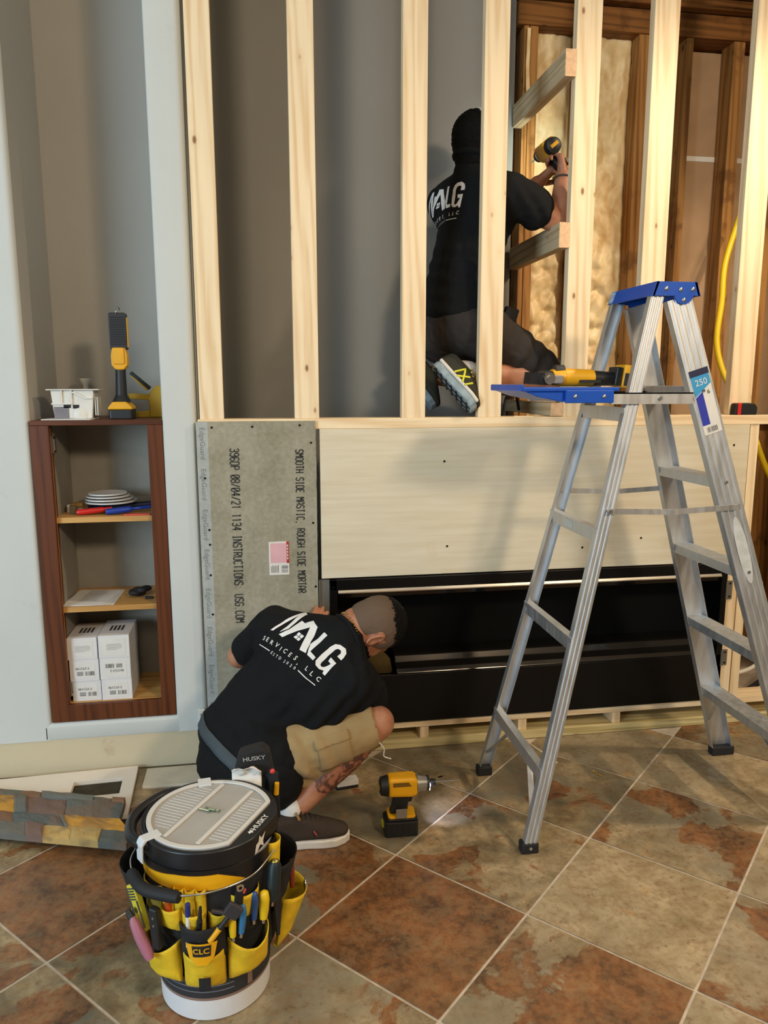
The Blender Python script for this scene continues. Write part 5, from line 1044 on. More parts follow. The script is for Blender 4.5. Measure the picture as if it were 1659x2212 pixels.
# black pouch and crumpled white paper behind the lid
t = thing('tool_pouch', 'black canvas tool pouch with white lettering behind the bucket lid', 'pouch', (0.17, -0.925, 0.30))
b = nb(); n0 = [(0.118, 0.30), (0.232, 0.30), (0.228, 0.42), (0.212, 0.506), (0.195, 0.522), (0.135, 0.508), (0.120, 0.45)]
prism(b, n0, (0, -0.945, 0), (1, 0, 0), (0, 0, 1), (0, 0.045, 0)); obj('pouch_body', b, M_fab, t, bevel=0.010, seg=3)
b = nb(); put(b, text_bm('HUSKY', 0.011, 0.012, 1.15), axes((0.172, -0.9462, 0.494), V((1, 0, 0.06)).normalized(), V((-0.06, 0, 1)).normalized(), (0, -1, 0))); obj('lettering', b, mat('faded_white', '#a9a8a6', 0.7), t)
b = nb(); prism(b, [(0.205, 0.33), (0.236, 0.33), (0.233, 0.455), (0.208, 0.462)], (0, -0.962, 0), (1, 0, 0), (0, 0, 1), (0, 0.016, 0)); obj('side_sleeve', b, M_fab, t, bevel=0.004)
b = nb(); ell(b, (0.218, -0.968, 0.466), 0.007, sub=2); obj('red_button', b, mat('button_bright_red', '#d8403c', 0.4), t, smooth=180)
b = nb(); cyl(b, (0.226, -0.965, 0.40), (0.229, -0.966, 0.432), 0.007, 0.006, n=12); obj('yellow_tip', b, M_yel, t, smooth=50)
b = nb(); g = []
for i in range(13):
    row = []
    for k in range(9):
        u_, v_ = i / 12, k / 8; p = V((0.115 + 0.075 * u_, -0.974 + 0.022 * math.sin(v_ * PI) , 0.425 + 0.062 * v_ * (1 - 0.4 * abs(u_ - 0.5)))); p += V((0, 0.008, 0.010)) * noise.noise(p * 45) ; row.append(b.verts.new(p))
    g.append(row)
for i in range(12):
    for k in range(8): b.faces.new((g[i][k], g[i + 1][k], g[i + 1][k + 1], g[i][k + 1]))
o = obj('crumpled_paper', b, M_white, loc=(0.15, -0.96, 0.43), smooth=60); so = o.modifiers.new('t', 'SOLIDIFY'); so.thickness = 0.0008; tag(o, 'crumpled white paper tucked behind the bucket lid', 'paper')
# ---------------------------------------------------------------- people
def hull(bm, items, sub=3):
    t = nb()
    for it in items:
        c, r = it[0], it[1]; ell(t, c, r, it[2] if len(it) > 2 else None, sub)
    for f in list(t.faces): t.faces.remove(f)
    for e in list(t.edges): t.edges.remove(e)
    res = bmesh.ops.convex_hull(t, input=list(t.verts))
    junk = [g for g in set(res['geom_interior'] + res['geom_unused']) if isinstance(g, bmesh.types.BMVert)]
    bmesh.ops.delete(t, geom=junk, context='VERTS')
    me = bpy.data.meshes.new('h'); t.to_mesh(me); t.free(); bm.from_mesh(me); bpy.data.meshes.remove(me)
def chain(bm, pts):   # round-cone chain
    for p, q in zip(pts, pts[1:]): hull(bm, [p, q], 2 if max(p[1] if isinstance(p[1], float) else 0.1, 0.0) < 0.02 else 3)
def fuse(bm, voxel=0.006, it=4, fac=0.5):
    """fuse overlapping shapes into one continuous surface; returns a bmesh"""
    me = bpy.data.meshes.new('f'); bm.to_mesh(me); bm.free(); o = bpy.data.objects.new('f', me); COL.objects.link(o)
    m = o.modifiers.new('r', 'REMESH'); m.mode = 'VOXEL'; m.voxel_size = voxel
    s = o.modifiers.new('s', 'SMOOTH'); s.factor = fac; s.iterations = it
    bpy.context.view_layer.update()
    m2 = bpy.data.meshes.new_from_object(o.evaluated_get(bpy.context.evaluated_depsgraph_get()))
    r = nb(); r.from_mesh(m2); bpy.data.objects.remove(o); bpy.data.meshes.remove(me); bpy.data.meshes.remove(m2)
    r.normal_update(); return r
def wrinkle(bm, amp, sc, seed=0.0, stretch=(1, 1, 1), folds=()):
    bm.normal_update()
    for v in bm.verts:
        p = v.co; q = V((p.x * stretch[0], p.y * stretch[1], p.z * stretch[2])) * sc + V((seed, seed, seed))
        d = amp * (noise.noise(q) + 0.5 * (1 - 2 * abs(noise.noise(q * 1.9 + V((5, 5, 5))))) )
        for (o, dr, wl, a, rad) in folds:
            w = math.exp(-((p - V(o)).length / rad) ** 2); d += a * w * math.sin((p - V(o)).dot(V(dr).normalized()) / wl * 2 * PI)
        v.co = p + v.normal * d
def hand(bm, wrist, d, pn, side=1, curl=(25, 35, 25), sc=1.0, thumb_out=0.7, spread=1.0):
    w, d, pn = V(wrist), V(d).normalized(), V(pn); pn = (pn - d * pn.dot(d)).normalized(); lat = d.cross(pn) * side
    kn = [w + d * (0.088 * sc) + lat * ((i - 1.5) * 0.0205 * sc * spread) - d * (0.010 * sc if i == 3 else 0.003 * sc if i == 0 else 0) for i in range(4)]
    hull(bm, [(w, 0.024 * sc), (kn[0] - d * 0.012, 0.0135 * sc), (kn[3] - d * 0.012, 0.0125 * sc), (w + d * 0.03 - lat * 0.022 * sc, 0.017 * sc), (w + d * 0.03 + lat * 0.02 * sc, 0.016 * sc)], 2)
    for i, L in enumerate((0.072, 0.080, 0.074, 0.058)):
        p = kn[i]; r = (0.0098, 0.0100, 0.0096, 0.0086)[i] * sc; dd = d.copy(); pts = [(p - d * 0.015 * sc, r)]
        for k, fr in enumerate((0.44, 0.31, 0.25)):
            ang = math.radians(curl[k] + i * 2); ax = d.cross(pn); dd = (Matrix.Rotation(ang, 3, ax) @ dd).normalized()   # d x pn turns d towards the palm side
            p = p + dd * (L * fr * sc); pts.append((p, r * (0.96 - 0.08 * k)))
        chain(bm, pts)
    tb0 = w + d * 0.022 * sc - lat * 0.024 * sc; t1 = tb0 + (d * 0.55 - lat * thumb_out + pn * 0.35).normalized() * 0.042 * sc
    t2 = t1 + (d * 0.9 - lat * thumb_out * 0.25 + pn * 0.45).normalized() * 0.032 * sc; t3 = t2 + (d * 0.9 + pn * 0.5).normalized() * 0.024 * sc
    chain(bm, [(tb0, 0.015 * sc), (t1, 0.0118 * sc), (t2, 0.0108 * sc), (t3, 0.0090 * sc)])
def head_prims(bm, H, f, u, r, grow=0.0, ears=True):
    R = Matrix((f, r, u)).transposed(); g = grow; H = V(H)
    P = lambda a, b_, c: H + f * a + r * b_ + u * c
    ell(bm, P(-0.004, 0, 0.022), (0.098 + g, 0.077 + g, 0.094 + g), R); ell(bm, P(-0.030, 0, -0.010), (0.066 + g, 0.066 + g, 0.070 + g), R)
    hull(bm, [(P(0.066, 0, -0.102), 0.020 + g), (P(0.012, 0.050, -0.070), 0.022 + g), (P(0.012, -0.050, -0.070), 0.022 + g), (P(0.064, 0.034, -0.028), 0.026 + g), (P(0.064, -0.034, -0.028), 0.026 + g), (P(0.03, 0, 0.0), 0.065 + g), (P(0.078, 0, -0.065), 0.019 + g)])
    if grow == 0.0:
        hull(bm, [(P(0.090, 0, 0.000), 0.009), (P(0.112, 0, -0.036), 0.012), (P(0.096, 0.012, -0.040), 0.009), (P(0.096, -0.012, -0.040), 0.009)], 2)
        hull(bm, [(P(0.082, 0.030, 0.016), 0.012), (P(0.082, -0.030, 0.016), 0.012)], 2)
        hull(bm, [(P(0.092, 0.014, -0.064), 0.007), (P(0.096, 0, -0.061), 0.008), (P(0.092, -0.014, -0.064), 0.007)], 2)
        hull(bm, [(P(0.090, 0.012, -0.074), 0.007), (P(0.094, 0, -0.075), 0.008), (P(0.090, -0.012, -0.074), 0.007)], 2)
        if ears:
            for s in (1, -1):
                pts = [P(-0.002 + 0.016 * math.cos(a) - 0.010, s * (0.078 + 0.008 * (1 if math.cos(a) < 0 else 0.2)), -0.012 + 0.030 * math.sin(a)) for a in [math.radians(x) for x in range(30, 331, 20)]]
                chain(bm, [(p, 0.0058) for p in pts]); hull(bm, [(P(-0.010, s * 0.074, 0.008), 0.009), (P(-0.008, s * 0.075, -0.024), 0.008), (P(-0.016, s * 0.076, -0.005), 0.010)], 2)
                chain(bm, [(P(0.002, s * 0.079, -0.012), 0.006), (P(0.000, s * 0.079, -0.034), 0.0065)])
def shell(H, f, u, r, grow, keep, noise_amp=0.0, seed=0):
    b = nb(); head_prims(b, H, f, u, r, grow, False); b = fuse(b, 0.005, 12 if grow > 0.010 else 3); H = V(H); b.normal_update()
    if grow > 0.010:
        for v in b.verts: k_ = min(1, max(0, (0.03 - (v.co - H).dot(u)) / 0.11)); v.co -= v.normal * (grow - 0.003) * k_
    if noise_amp:
        b.normal_update()
        for v in b.verts: v.co += v.normal * noise_amp * (noise.noise(v.co * 140 + V((seed, 0, 0))) + 0.4 * noise.noise(v.co * 300))
    def loc(p): q = p - H; return q.dot(f), q.dot(r), q.dot(u)
    dead = [fc for fc in b.faces if not keep(*loc(fc.calc_center_median()))]
    bmesh.ops.delete(b, geom=dead, context='FACES'); return b
def skin_mat(name, col, red):
    t = NT(name); co = t.coord(False); n1 = t.noise(co, 22, 4); n2 = t.noise(co, 160, 2)
    c = t.ramp(n1, [(0.3, hx(red)), (0.65, hx(col))]); t.set(Base_Color=c, Roughness=0.5); t.b.inputs['Subsurface Weight'].default_value = 0.12; t.b.inputs['Subsurface Radius'].default_value = (0.012, 0.005, 0.003); t.bump(n2, 0.08, 0.002); return t.m
M_skin = skin_mat('skin', '#b98263', '#a2664a')
def tattoo_mat():
    t = NT('tattooed_skin'); co = t.coord(False); n = t.noise(co, 26, 5, 0.6, 1.2); k = t.step(n, 0.40, 0.56)
    t.set(Base_Color=t.mix(t.math('MULTIPLY', k, 0.8), hx('#a2664a'), hx('#2e2220')), Roughness=0.55); return t.m
M_tat = tattoo_mat()
def cloth_mat(name, col, sc=260, lo=0.75):
    t = NT(name); co = t.coord(False); c = hx(col); n1 = t.noise(co, 9, 4)
    t.set(Base_Color=t.ramp(n1, [(0.3, tuple(x * lo for x in c[:3]) + (1,)), (0.7, c)]), Roughness=0.92); t.b.inputs['Specular IOR Level'].default_value = 0.2
    w = t.noise(t.scale(co, (1, 1, 1)), sc, 2); t.bump(t.math('ADD', w, t.math('MULTIPLY', n1, 0.8)), 0.18, 0.004); return t.m
M_shirt = cloth_mat('black_cotton', '#161719'); M_khaki = cloth_mat('khaki_cotton', '#a88f66', lo=0.85); M_grey_sh = cloth_mat('charcoal_cotton', '#3a3532', lo=0.8); M_band = cloth_mat('grey_webbing', '#4d555a')
M_print = mat('white_print', '#e9e6e2', 0.7, var=0.02)
M_hair = mat('dark_hair', '#0c0a09', 0.75, spec=0.2, var=0.4, vscale=180, bump=0.6, bscale=300); M_fade = (lambda t: (t.set(Base_Color=t.mix(t.math('MULTIPLY', t.math('ADD', t.math('MULTIPLY', t.step(t.noise(t.coord(False), 420, 2), 0.36, 0.60), 0.35), 0.62), t.n('SeparateColor', i_0=t.n('Attribute', attribute_name='density', attribute_type='GEOMETRY').outputs['Color']).outputs[0]), hx('#64503f'), hx('#14110f')), Roughness=0.8), t.m)[1])(NT('cropped_hair'))
M_shoe = cloth_mat('shoe_grey_brown', '#40362f'); M_sole = mat('sole_white', '#d7d0c6', 0.6, var=0.06, vscale=30); M_sock = mat('sock_white', '#d9d4cd', 0.9, var=0.05)

def collar(shirt, man, tree, c, ax, side, rad=0.0075):
    tb = BVHTree.FromBMesh((lambda q: (q.from_mesh(man.data), q.transform(mw(man)), q)[2])(nb())); x = (side - ax * side.dot(ax)).normalized(); y = ax.cross(x); pts = []
    for k in range(41):
        t_ = 2 * PI * k / 40; dr = x * math.cos(t_) + y * math.sin(t_); ds = [(h[0] - c).dot(dr) for h in (tb.ray_cast(c + dr * 0.12, -dr, 0.12), tree.ray_cast(c + dr * 0.12, -dr, 0.12)) if h[0] is not None]
        pts.append(min(max(ds) if ds else 0.065, 0.085))
    for _ in range(4): pts = [(pts[k - 1] + pts[k] + pts[(k + 1) % 40]) / 3 for k in range(40)]; pts.append(pts[0])
    b = nb(); tube(b, [c + (x * math.cos(2 * PI * k / 40) + y * math.sin(2 * PI * k / 40)) * (pts[k] + 0.002) for k in range(41)], rad, 10); obj('collar', b, M_shirt, shirt, smooth=180)

LOGO = {
 'mark': [[(270, 487), (470, 330), (640, 225), (715, 200), (780, 257), (625, 420), (555, 490), (425, 532), (525, 445), (668, 270), (460, 392), (318, 500)],
  [(410, 567), (575, 500), (665, 430), (745, 370), (805, 420), (930, 386), (1030, 506), (962, 700), (885, 908), (788, 850), (842, 680), (905, 495), (720, 535), (470, 618)],
  [(735, 560), (775, 592), (740, 630), (700, 600)], [(785, 600), (826, 635), (790, 669), (749, 637)], [(695, 608), (735, 638), (699, 669), (655, 632)], [(743, 645), (781, 676), (745, 704), (704, 676)],
  [(1155, 603), (1214, 660), (1085, 770), (955, 887), (1055, 990), (1020, 1033), (908, 935), (945, 772), (1060, 685)],
  [(1435, 1060), (1374, 995), (1420, 950), (1413, 905), (1372, 875), (1330, 882), (1235, 972), (1145, 1070), (1133, 1108), (1155, 1142), (1195, 1143), (1290, 1108), (1240, 1056), (1280, 1003), (1377, 1105), (1200, 1271), (1165, 1236), (1186, 1198), (1120, 1170), (1070, 1110), (1064, 1040), (1130, 948), (1250, 835), (1330, 799), (1400, 815), (1480, 880), (1496, 960), (1470, 1022)],
  [(66, 690), (76, 682), (286, 812), (278, 824)], [(795, 1172), (805, 1162), (1049, 1396), (1038, 1405)]],
 'big': [('S', 165, 600), ('E', 232, 632), ('R', 316, 690), ('V', 412, 742), ('I', 478, 806), ('C', 562, 850), ('E', 655, 918), ('S', 750, 976), (',', 800, 1052), ('L', 938, 1148), ('L', 1018, 1230), ('C', 1105, 1312)],
 'small': [('E', 327, 850), ('S', 372, 884), ('T', 430, 920), ('D', 492, 956), ('2', 580, 1014), ('0', 636, 1045), ('2', 692, 1088), ('0', 746, 1128)]}
def logo_bm():
    """the shirt print laid flat: x along the lines, y up, metres, centred"""
    th = math.radians(38); k = 0.000203; cx, cy = 770, 740
    def tr(x, y): x, y = x - cx, y - cy; return (k * (x * math.cos(th) + y * math.sin(th)), k * (x * math.sin(th) - y * math.cos(th)))
    b = nb()
    for poly in LOGO['mark']: b.faces.new([b.verts.new(tr(*p) + (0,)) for p in poly])
    for lst, h, bo in ((LOGO['big'], 66, 0.012), (LOGO['small'], 44, 0.004)):
        for i, (ch, x, y) in enumerate(lst):
            x0, y0 = lst[max(0, i - 1)][1:]; x1, y1 = lst[min(len(lst) - 1, i + 1)][1:]
            ang = -(math.atan2(y1 - y0, x1 - x0) - th); hh = h * k if ch != ',' else h * k * 1.0
            tb_ = text_bm(ch, hh, bo, 1.0); px, py = tr(x, y); put(b, tb_, Matrix.Translation((px, py, 0)) @ Matrix.Rotation(ang, 4, 'Z'))
    bmesh.ops.remove_doubles(b, verts=b.verts, dist=1e-6); refine(b, 0.007); return b
def stamp(bm, tree, o, e1, e2, n, lift=0.0014, scale=1.0):
    dead = []
    for v in bm.verts:
        p = V(o) + e1 * v.co.x * scale + e2 * v.co.y * scale
        h = tree.ray_cast(p + n * 0.35, -n, 0.6)
        if h[0] is None: dead.append(v); v.co = p; continue
        v.co = h[0] + h[1] * lift if h[1].dot(n) > 0 else h[0] + n * lift
    if dead: bmesh.ops.delete(bm, geom=dead, context='VERTS')
    return bm
def shoe(parent, heel, toe, up, m_up, m_sole, wid=0.047, name='shoe', sole_t=0.028, accents=None, collar=None):
    """heel, toe: ends of the sole on the ground side; up: direction out of the sole"""
    h, t, up = V(heel), V(toe), V(up).normalized(); d = (t - h).normalized(); up = (up - d * up.dot(d)).normalized(); s = up.cross(d); L = (t - h).length
    P = lambda a, b_, c: h + d * (a * L) + s * b_ + up * c
    R = Matrix((d, s, up)).transposed()
    outl = [(0.0, -0.018), (0.03, -0.030), (0.12, -0.036), (0.3, -0.034), (0.5, -0.038), (0.68, wid * -1.0), (0.82, wid * -1.02), (0.93, -0.034), (0.985, -0.018), (1.0, 0.0), (0.985, 0.020), (0.93, 0.034), (0.82, wid * 0.92), (0.68, wid * 0.88), (0.5, 0.032), (0.3, 0.030), (0.12, 0.033), (0.03, 0.028), (0.0, 0.016)]
    b = nb(); prism(b, [(a * L, c) for a, c in outl], h, d, s, up * sole_t); so = nb(); so.free()
    sh_ = nb()
    hull(sh_, [(P(0.13, 0, 0.045), (0.038, 0.034, 0.030), R), (P(0.40, 0, 0.042), (0.04, 0.034, 0.026), R), (P(0.18, 0, 0.088), (0.040, 0.032, 0.016), R), (P(0.42, 0, 0.088), (0.03, 0.028, 0.018), R)])
    hull(sh_, [(P(0.40, 0, 0.045), (0.04, 0.036, 0.026), R), (P(0.74, 0, 0.040), (0.04, wid * 0.93, 0.022), R), (P(0.88, 0, 0.036), (0.030, 0.036, 0.020), R), (P(0.45, 0, 0.088), (0.03, 0.028, 0.014), R), (P(0.72, 0, 0.060), (0.03, 0.034, 0.012), R)])
    sh_ = fuse(sh_, 0.005, 4); so_ = obj(name, sh_, m_up, parent, smooth=180)
    sl = obj('sole', b, m_sole, so_, bevel=0.006, seg=3, label='white rubber sole' if m_sole == M_sole else None)
    b = nb()
    for k in range(5):
        a = 0.44 + k * 0.055; z = 0.112 - k * 0.0075; chain(b, [(P(a, -0.020, z - 0.008), 0.0026), (P(a + 0.01, 0, z + 0.001), 0.0026), (P(a, 0.020, z - 0.008), 0.0026)])
    obj('laces', b, accents or mat('lace_dark', '#1f1c1b', 0.8), so_, smooth=180)
    return so_, P

# ======== the crouching man
pA = V((0.105, -0.405, 0.245)); SLa = V((0.245, -0.275, 0.620)); SRa = V((0.480, -0.500, 0.510)); NBa = V((0.452, -0.415, 0.612))
aA = (SRa - SLa).normalized(); mA = (SLa + SRa) / 2; sA = (mA - pA); sA = (sA - aA * sA.dot(aA)).normalized(); nA = aA.cross(sA); RA = Matrix((aA, sA, nA)).transposed()
hA = V((0.566, -0.375, 0.642)); uA = V((0.93, 0.05, 0.25)).normalized(); fA = V((0.2, 0.35, -0.91)); fA = (fA - uA * fA.dot(uA)).normalized(); rA = fA.cross(uA)
kneeA, ankA = V((0.565, -0.492, 0.352)), V((0.285, -0.548, 0.100)); kneeL, ankL = V((0.500, -0.255, 0.350)), V((0.225, -0.250, 0.105))
ELa, WLa = V((0.118, -0.200, 0.500)), V((0.356, -0.100, 0.482)); ERa, WRa = V((0.560, -0.390, 0.390)), V((0.530, -0.190, 0.360))
b = nb()
hull(b, [(pA, (0.14, 0.10, 0.11), RA), (pA + sA * 0.16, (0.13, 0.10, 0.10), RA)]); hull(b, [(pA + sA * 0.16, (0.13, 0.10, 0.10), RA), (mA - sA * 0.08, (0.145, 0.10, 0.10), RA)])
hull(b, [(mA - sA * 0.06, (0.14, 0.08, 0.095), RA), (SLa, 0.058), (SRa, 0.058), (NBa, 0.058)])
head_prims(b, hA, fA, uA, rA); chain(b, [(NBa - sA * 0.02, 0.066), (NBa + (hA - NBa) * 0.4, 0.060), (hA - fA * 0.03 - uA * 0.05, 0.058)])
chain(b, [(SLa, 0.055), (ELa, 0.042), (WLa, 0.028)]); chain(b, [(ELa, 0.043), (ELa.lerp(WLa, 0.3), 0.044), (WLa, 0.029)]); hand(b, WLa, (0.50, 0.22, 0.82), (0.1, 0.95, -0.2), side=-1, curl=(10, 14, 10), spread=1.1)
chain(b, [(SRa, 0.056), (ERa, 0.043)]); chain(b, [(ERa, 0.043), (ERa.lerp(WRa, 0.3), 0.043), (WRa, 0.029)]); hand(b, WRa, (0.12, 0.9, -0.1), (0, -0.1, -1), side=1, curl=(25, 35, 25))
hipR, hipL = V((0.190, -0.485, 0.250)), V((0.130, -0.300, 0.250))
for hp, kn, an in ((hipR, kneeA, ankA), (hipL, kneeL, ankL)):
    chain(b, [(hp, 0.095), (hp.lerp(kn, 0.5), 0.078), (kn, 0.056)]); back = V((-0.4, 0, -0.5)).normalized()
    chain(b, [(kn, 0.056), (kn.lerp(an, 0.16), 0.051), (kn.lerp(an, 0.36) + back * 0.010, 0.053), (kn.lerp(an, 0.65), 0.044), (an, 0.037)])
    chain(b, [(an, 0.037), (an + V((0.0, -0.005, -0.050)), 0.034), (an + V((0.07, -0.01, -0.064)), 0.018)])
b = fuse(b, 0.0045, 3)
shin = [kneeA, ankA]
for fc in b.faces:
    c = fc.calc_center_median(); d = ankA - kneeA; tt = (c - kneeA).dot(d) / d.length_squared
    if c.y < -0.40 and 0.20 < tt + 0.05 * noise.noise(c * 30) < 0.72 and (c - kneeA - d * tt).length < 0.075: fc.material_index = 1
manA = obj('person', b, [M_skin, M_tat], loc=(0.30, -0.42, 0.0), smooth=180)
tag(manA, 'crouching man in black printed t-shirt and khaki shorts leaning into the fireplace', 'person')
# shirt
b = nb()
hull(b, [(mA - sA * 0.075, (0.170, 0.11, 0.115), RA), (SLa + nA * 0.005, 0.074), (SRa + nA * 0.005, 0.078), (NBa - sA * 0.035, 0.074)]); hull(b, [(NBa - sA * 0.02, 0.080), (NBa + (hA - NBa) * 0.22, 0.066)]); hull(b, [(SLa + nA * 0.004, 0.066), (NBa + (hA - NBa) * 0.05, 0.072), (SRa + nA * 0.004, 0.068)])
hull(b, [(mA - sA * 0.075, (0.168, 0.11, 0.115), RA), (pA + sA * 0.15, (0.150, 0.10, 0.118), RA)]); hull(b, [(pA + sA * 0.15, (0.150, 0.10, 0.118), RA), (pA + sA * 0.03 - nA * 0.005, (0.168, 0.11, 0.128), RA)])
hull(b, [(pA + sA * 0.12 - nA * 0.02, (0.15, 0.10, 0.12), RA), (V((0.218, -0.497, 0.268)), 0.122)])
hull(b, [(SLa, 0.073), (SLa.lerp(ELa, 0.72), 0.062)]); hull(b, [(SRa, 0.078), (SRa.lerp(ERa, 0.80), 0.070)])
hull(b, [(SRa, 0.078), (mA - sA * 0.12 + aA * 0.1, 0.10), (SRa.lerp(ERa, 0.5), 0.072)])
b = fuse(b, 0.006, 8)
wrinkle(b, 0.0045, 13, 2.0, folds=[(SRa + V((-0.06, 0, -0.10)), (1, 0.2, -0.8), 0.055, 0.007, 0.16), (pA + sA * 0.08 + aA * 0.08, (-0.5, 0, 1), 0.05, 0.006, 0.13), (SRa + sA * 0.02, (0.9, 0.2, -0.1), 0.045, 0.005, 0.08), (SLa, (0.3, 0.5, 0.6), 0.05, 0.004, 0.1)])
treeA = BVHTree.FromBMesh(b)
shirtA = obj('t_shirt', b, M_shirt, manA, smooth=180, label='black cotton t-shirt with white print on the back')
e1 = (aA * math.cos(math.radians(3)) - sA * math.sin(math.radians(3))).normalized(); e2 = nA.cross(e1)
b = stamp(logo_bm(), treeA, V((0.297, -0.475, 0.640)), e1, e2, nA, scale=1.04); obj('shirt_print', b, M_print, shirtA, label='white house-shaped lettering print')
collar(shirtA, manA, treeA, NBa + (hA - NBa) * 0.24, (hA - NBa).normalized(), aA)
# black garment tied round the hips with a grey band
b = nb(); hull(b, [(pA + V((0.02, -0.01, -0.02)), (0.150, 0.150, 0.095)), (V((0.165, -0.445, 0.205)), (0.140, 0.14, 0.09)), (V((0.200, -0.503, 0.222)), 0.134), (pA + sA * 0.06, (0.165, 0.10, 0.128), RA)])
b = fuse(b, 0.006, 6); wrinkle(b, 0.004, 16, 9.0); hipA = obj('black_underlayer', b, M_shirt, manA, smooth=180, label='black layer showing under the shirt hem at the hips')
tH = BVHTree.FromBMesh((lambda q: (q.from_mesh(hipA.data), q.transform(mw(hipA)), q)[2])(nb())); cH = pA + V((0.02, -0.01, -0.03))
ringp = []
pc = pA + V((0.018, -0.01, 0.0)); na = (sA + nA * 0.30).normalized(); x_ = aA - na * aA.dot(na); x_.normalize(); y_ = na.cross(x_)
b = nb(); g = []
for k in range(65):
    t_ = 2 * PI * k / 64; dr = x_ * math.cos(t_) + y_ * math.sin(t_); row = []
    for h in (-0.019, -0.006, 0.006, 0.019):
        c = pc + na * (h + 0.045); hit = tH.ray_cast(c + dr * 0.4, -dr, 0.4); hs = treeA.ray_cast(c + dr * 0.4, -dr, 0.4)
        ps = [x[0] for x in (hit, hs) if x[0] is not None]; p = max(ps, key=lambda q: (q - c).dot(dr)) if ps else c + dr * 0.16
        row.append(b.verts.new(p + dr * 0.006))
    g.append(row)
for k in range(64):
    if max(v.co.x for v in g[k]) > 0.215 or max(v.co.x for v in g[k + 1]) > 0.215: continue
    for j in range(3): b.faces.new((g[k][j], g[k + 1][j], g[k + 1][j + 1], g[k][j + 1]))
bmesh.ops.remove_doubles(b, verts=b.verts, dist=1e-5); o = obj('waist_band', b, M_band, manA, smooth=180, label='grey webbing band round the waist'); so = o.modifiers.new('t', 'SOLIDIFY'); so.thickness = 0.004
# shorts
b = nb()
for hp, kn in ((hipR, kneeA), (hipL, kneeL)):
    d = (kn - hp).normalized(); hull(b, [(hp, 0.115), (hp.lerp(kn, 0.55) - V((0, 0, 0.004)), 0.096), (hp.lerp(kn, 0.12) + V((0.05, 0, -0.055)), 0.082)]); hull(b, [(hp.lerp(kn, 0.5) - V((0, 0, 0.006)), 0.096), (hp.lerp(kn, 0.92) - V((0, 0, 0.004)), 0.071)])
hull(b, [(hipR, 0.105), (hipL, 0.105), (pA, 0.11)])
b = fuse(b, 0.006, 5)
wrinkle(b, 0.004, 15, 4.0, folds=[(hipR.lerp(kneeA, 0.45) + V((0, -0.08, 0)), (0.9, 0, 0.35), 0.07, 0.0055, 0.12), (hipR + V((0.08, -0.08, -0.04)), (0.6, 0, 0.8), 0.05, 0.006, 0.10)])
dd = (kneeA - hipR).normalized(); cutp = hipR.lerp(kneeA, 0.955); dead = [v for v in b.verts if ((v.co - cutp).dot(dd) > 0.012 and v.co.y < -0.39)]; bmesh.ops.delete(b, geom=dead, context='VERTS')
tS = BVHTree.FromBMesh(b); shA = obj('shorts', b, M_khaki, manA, smooth=180, label='khaki cargo shorts'); so = shA.modifiers.new('t', 'SOLIDIFY'); so.thickness = 0.003; so.offset = 0
nv = V((0.10, -0.93, 0.36)).normalized(); ue = dd; ve = nv.cross(ue)
def sewn(name, poly, o, lift, m, tree, n, e1, e2, parent):
    b = nb(); b.faces.new([b.verts.new((p[0], p[1], 0)) for p in poly]); refine(b, 0.010); stamp(b, tree, o, e1, e2, n, lift); ob = obj(name, b, m, parent, smooth=180); s = ob.modifiers.new('t', 'SOLIDIFY'); s.thickness = 0.003; s.offset = -1; return ob
po = hipR.lerp(kneeA, 0.60) + V((0, -0.07, -0.01))
sewn('cargo_pocket', [(-0.055, -0.050), (0.052, -0.050), (0.052, 0.045), (-0.055, 0.045)], po, 0.0045, M_khaki, tS, nv, ue, ve, shA)
sewn('pocket_flap', [(-0.058, 0.022), (0.055, 0.022), (0.055, 0.052), (-0.058, 0.052)], po, 0.0075, M_khaki, tS, nv, ue, ve, shA)
b = nb(); p0 = kneeA + V((0.0, -0.06, -0.045)); tube(b, spline([p0 + V((-0.02, 0, 0.02)), p0, p0 + V((0.012, 0.0, -0.02)), p0 + V((0.012, 0.002, -0.045)), p0 + V((0.035, 0.0, -0.055))]), 0.0022, 8); obj('drawcord', b, M_sock, shA, smooth=60, label='pale cord hanging from the hem')
# shoes, socks
for (hl, to, an) in (((0.178, -0.585, 0.0), (0.462, -0.568, 0.0), ankA), ((0.130, -0.262, 0.0), (0.410, -0.250, 0.0), ankL)):
    s_, P = shoe(manA, hl, to, (0, 0, 1), M_shoe, M_sole)
    if an is ankA:
        b = nb(); chain(b, [(P(0.60, -0.046, 0.052), 0.0025), (P(0.575, -0.044, 0.063), 0.0025)]); obj('red_tab', b, mat('tab_red', '#b0403a', 0.6), s_, smooth=180)
        b = nb(); chain(b, [(P(0.42, -0.026, 0.100), 0.005), (P(0.39, -0.020, 0.118), 0.004)]); obj('tan_tab', b, mat('tab_tan', '#96703a', 0.7), s_, smooth=180)
    b = nb(); chain(b, [(an + V((-0.005, 0, 0.012)), 0.0425), (an + V((-0.012, 0, -0.035)), 0.043)]); b = fuse(b, 0.005, 2); obj('sock', b, M_sock, manA, smooth=180)
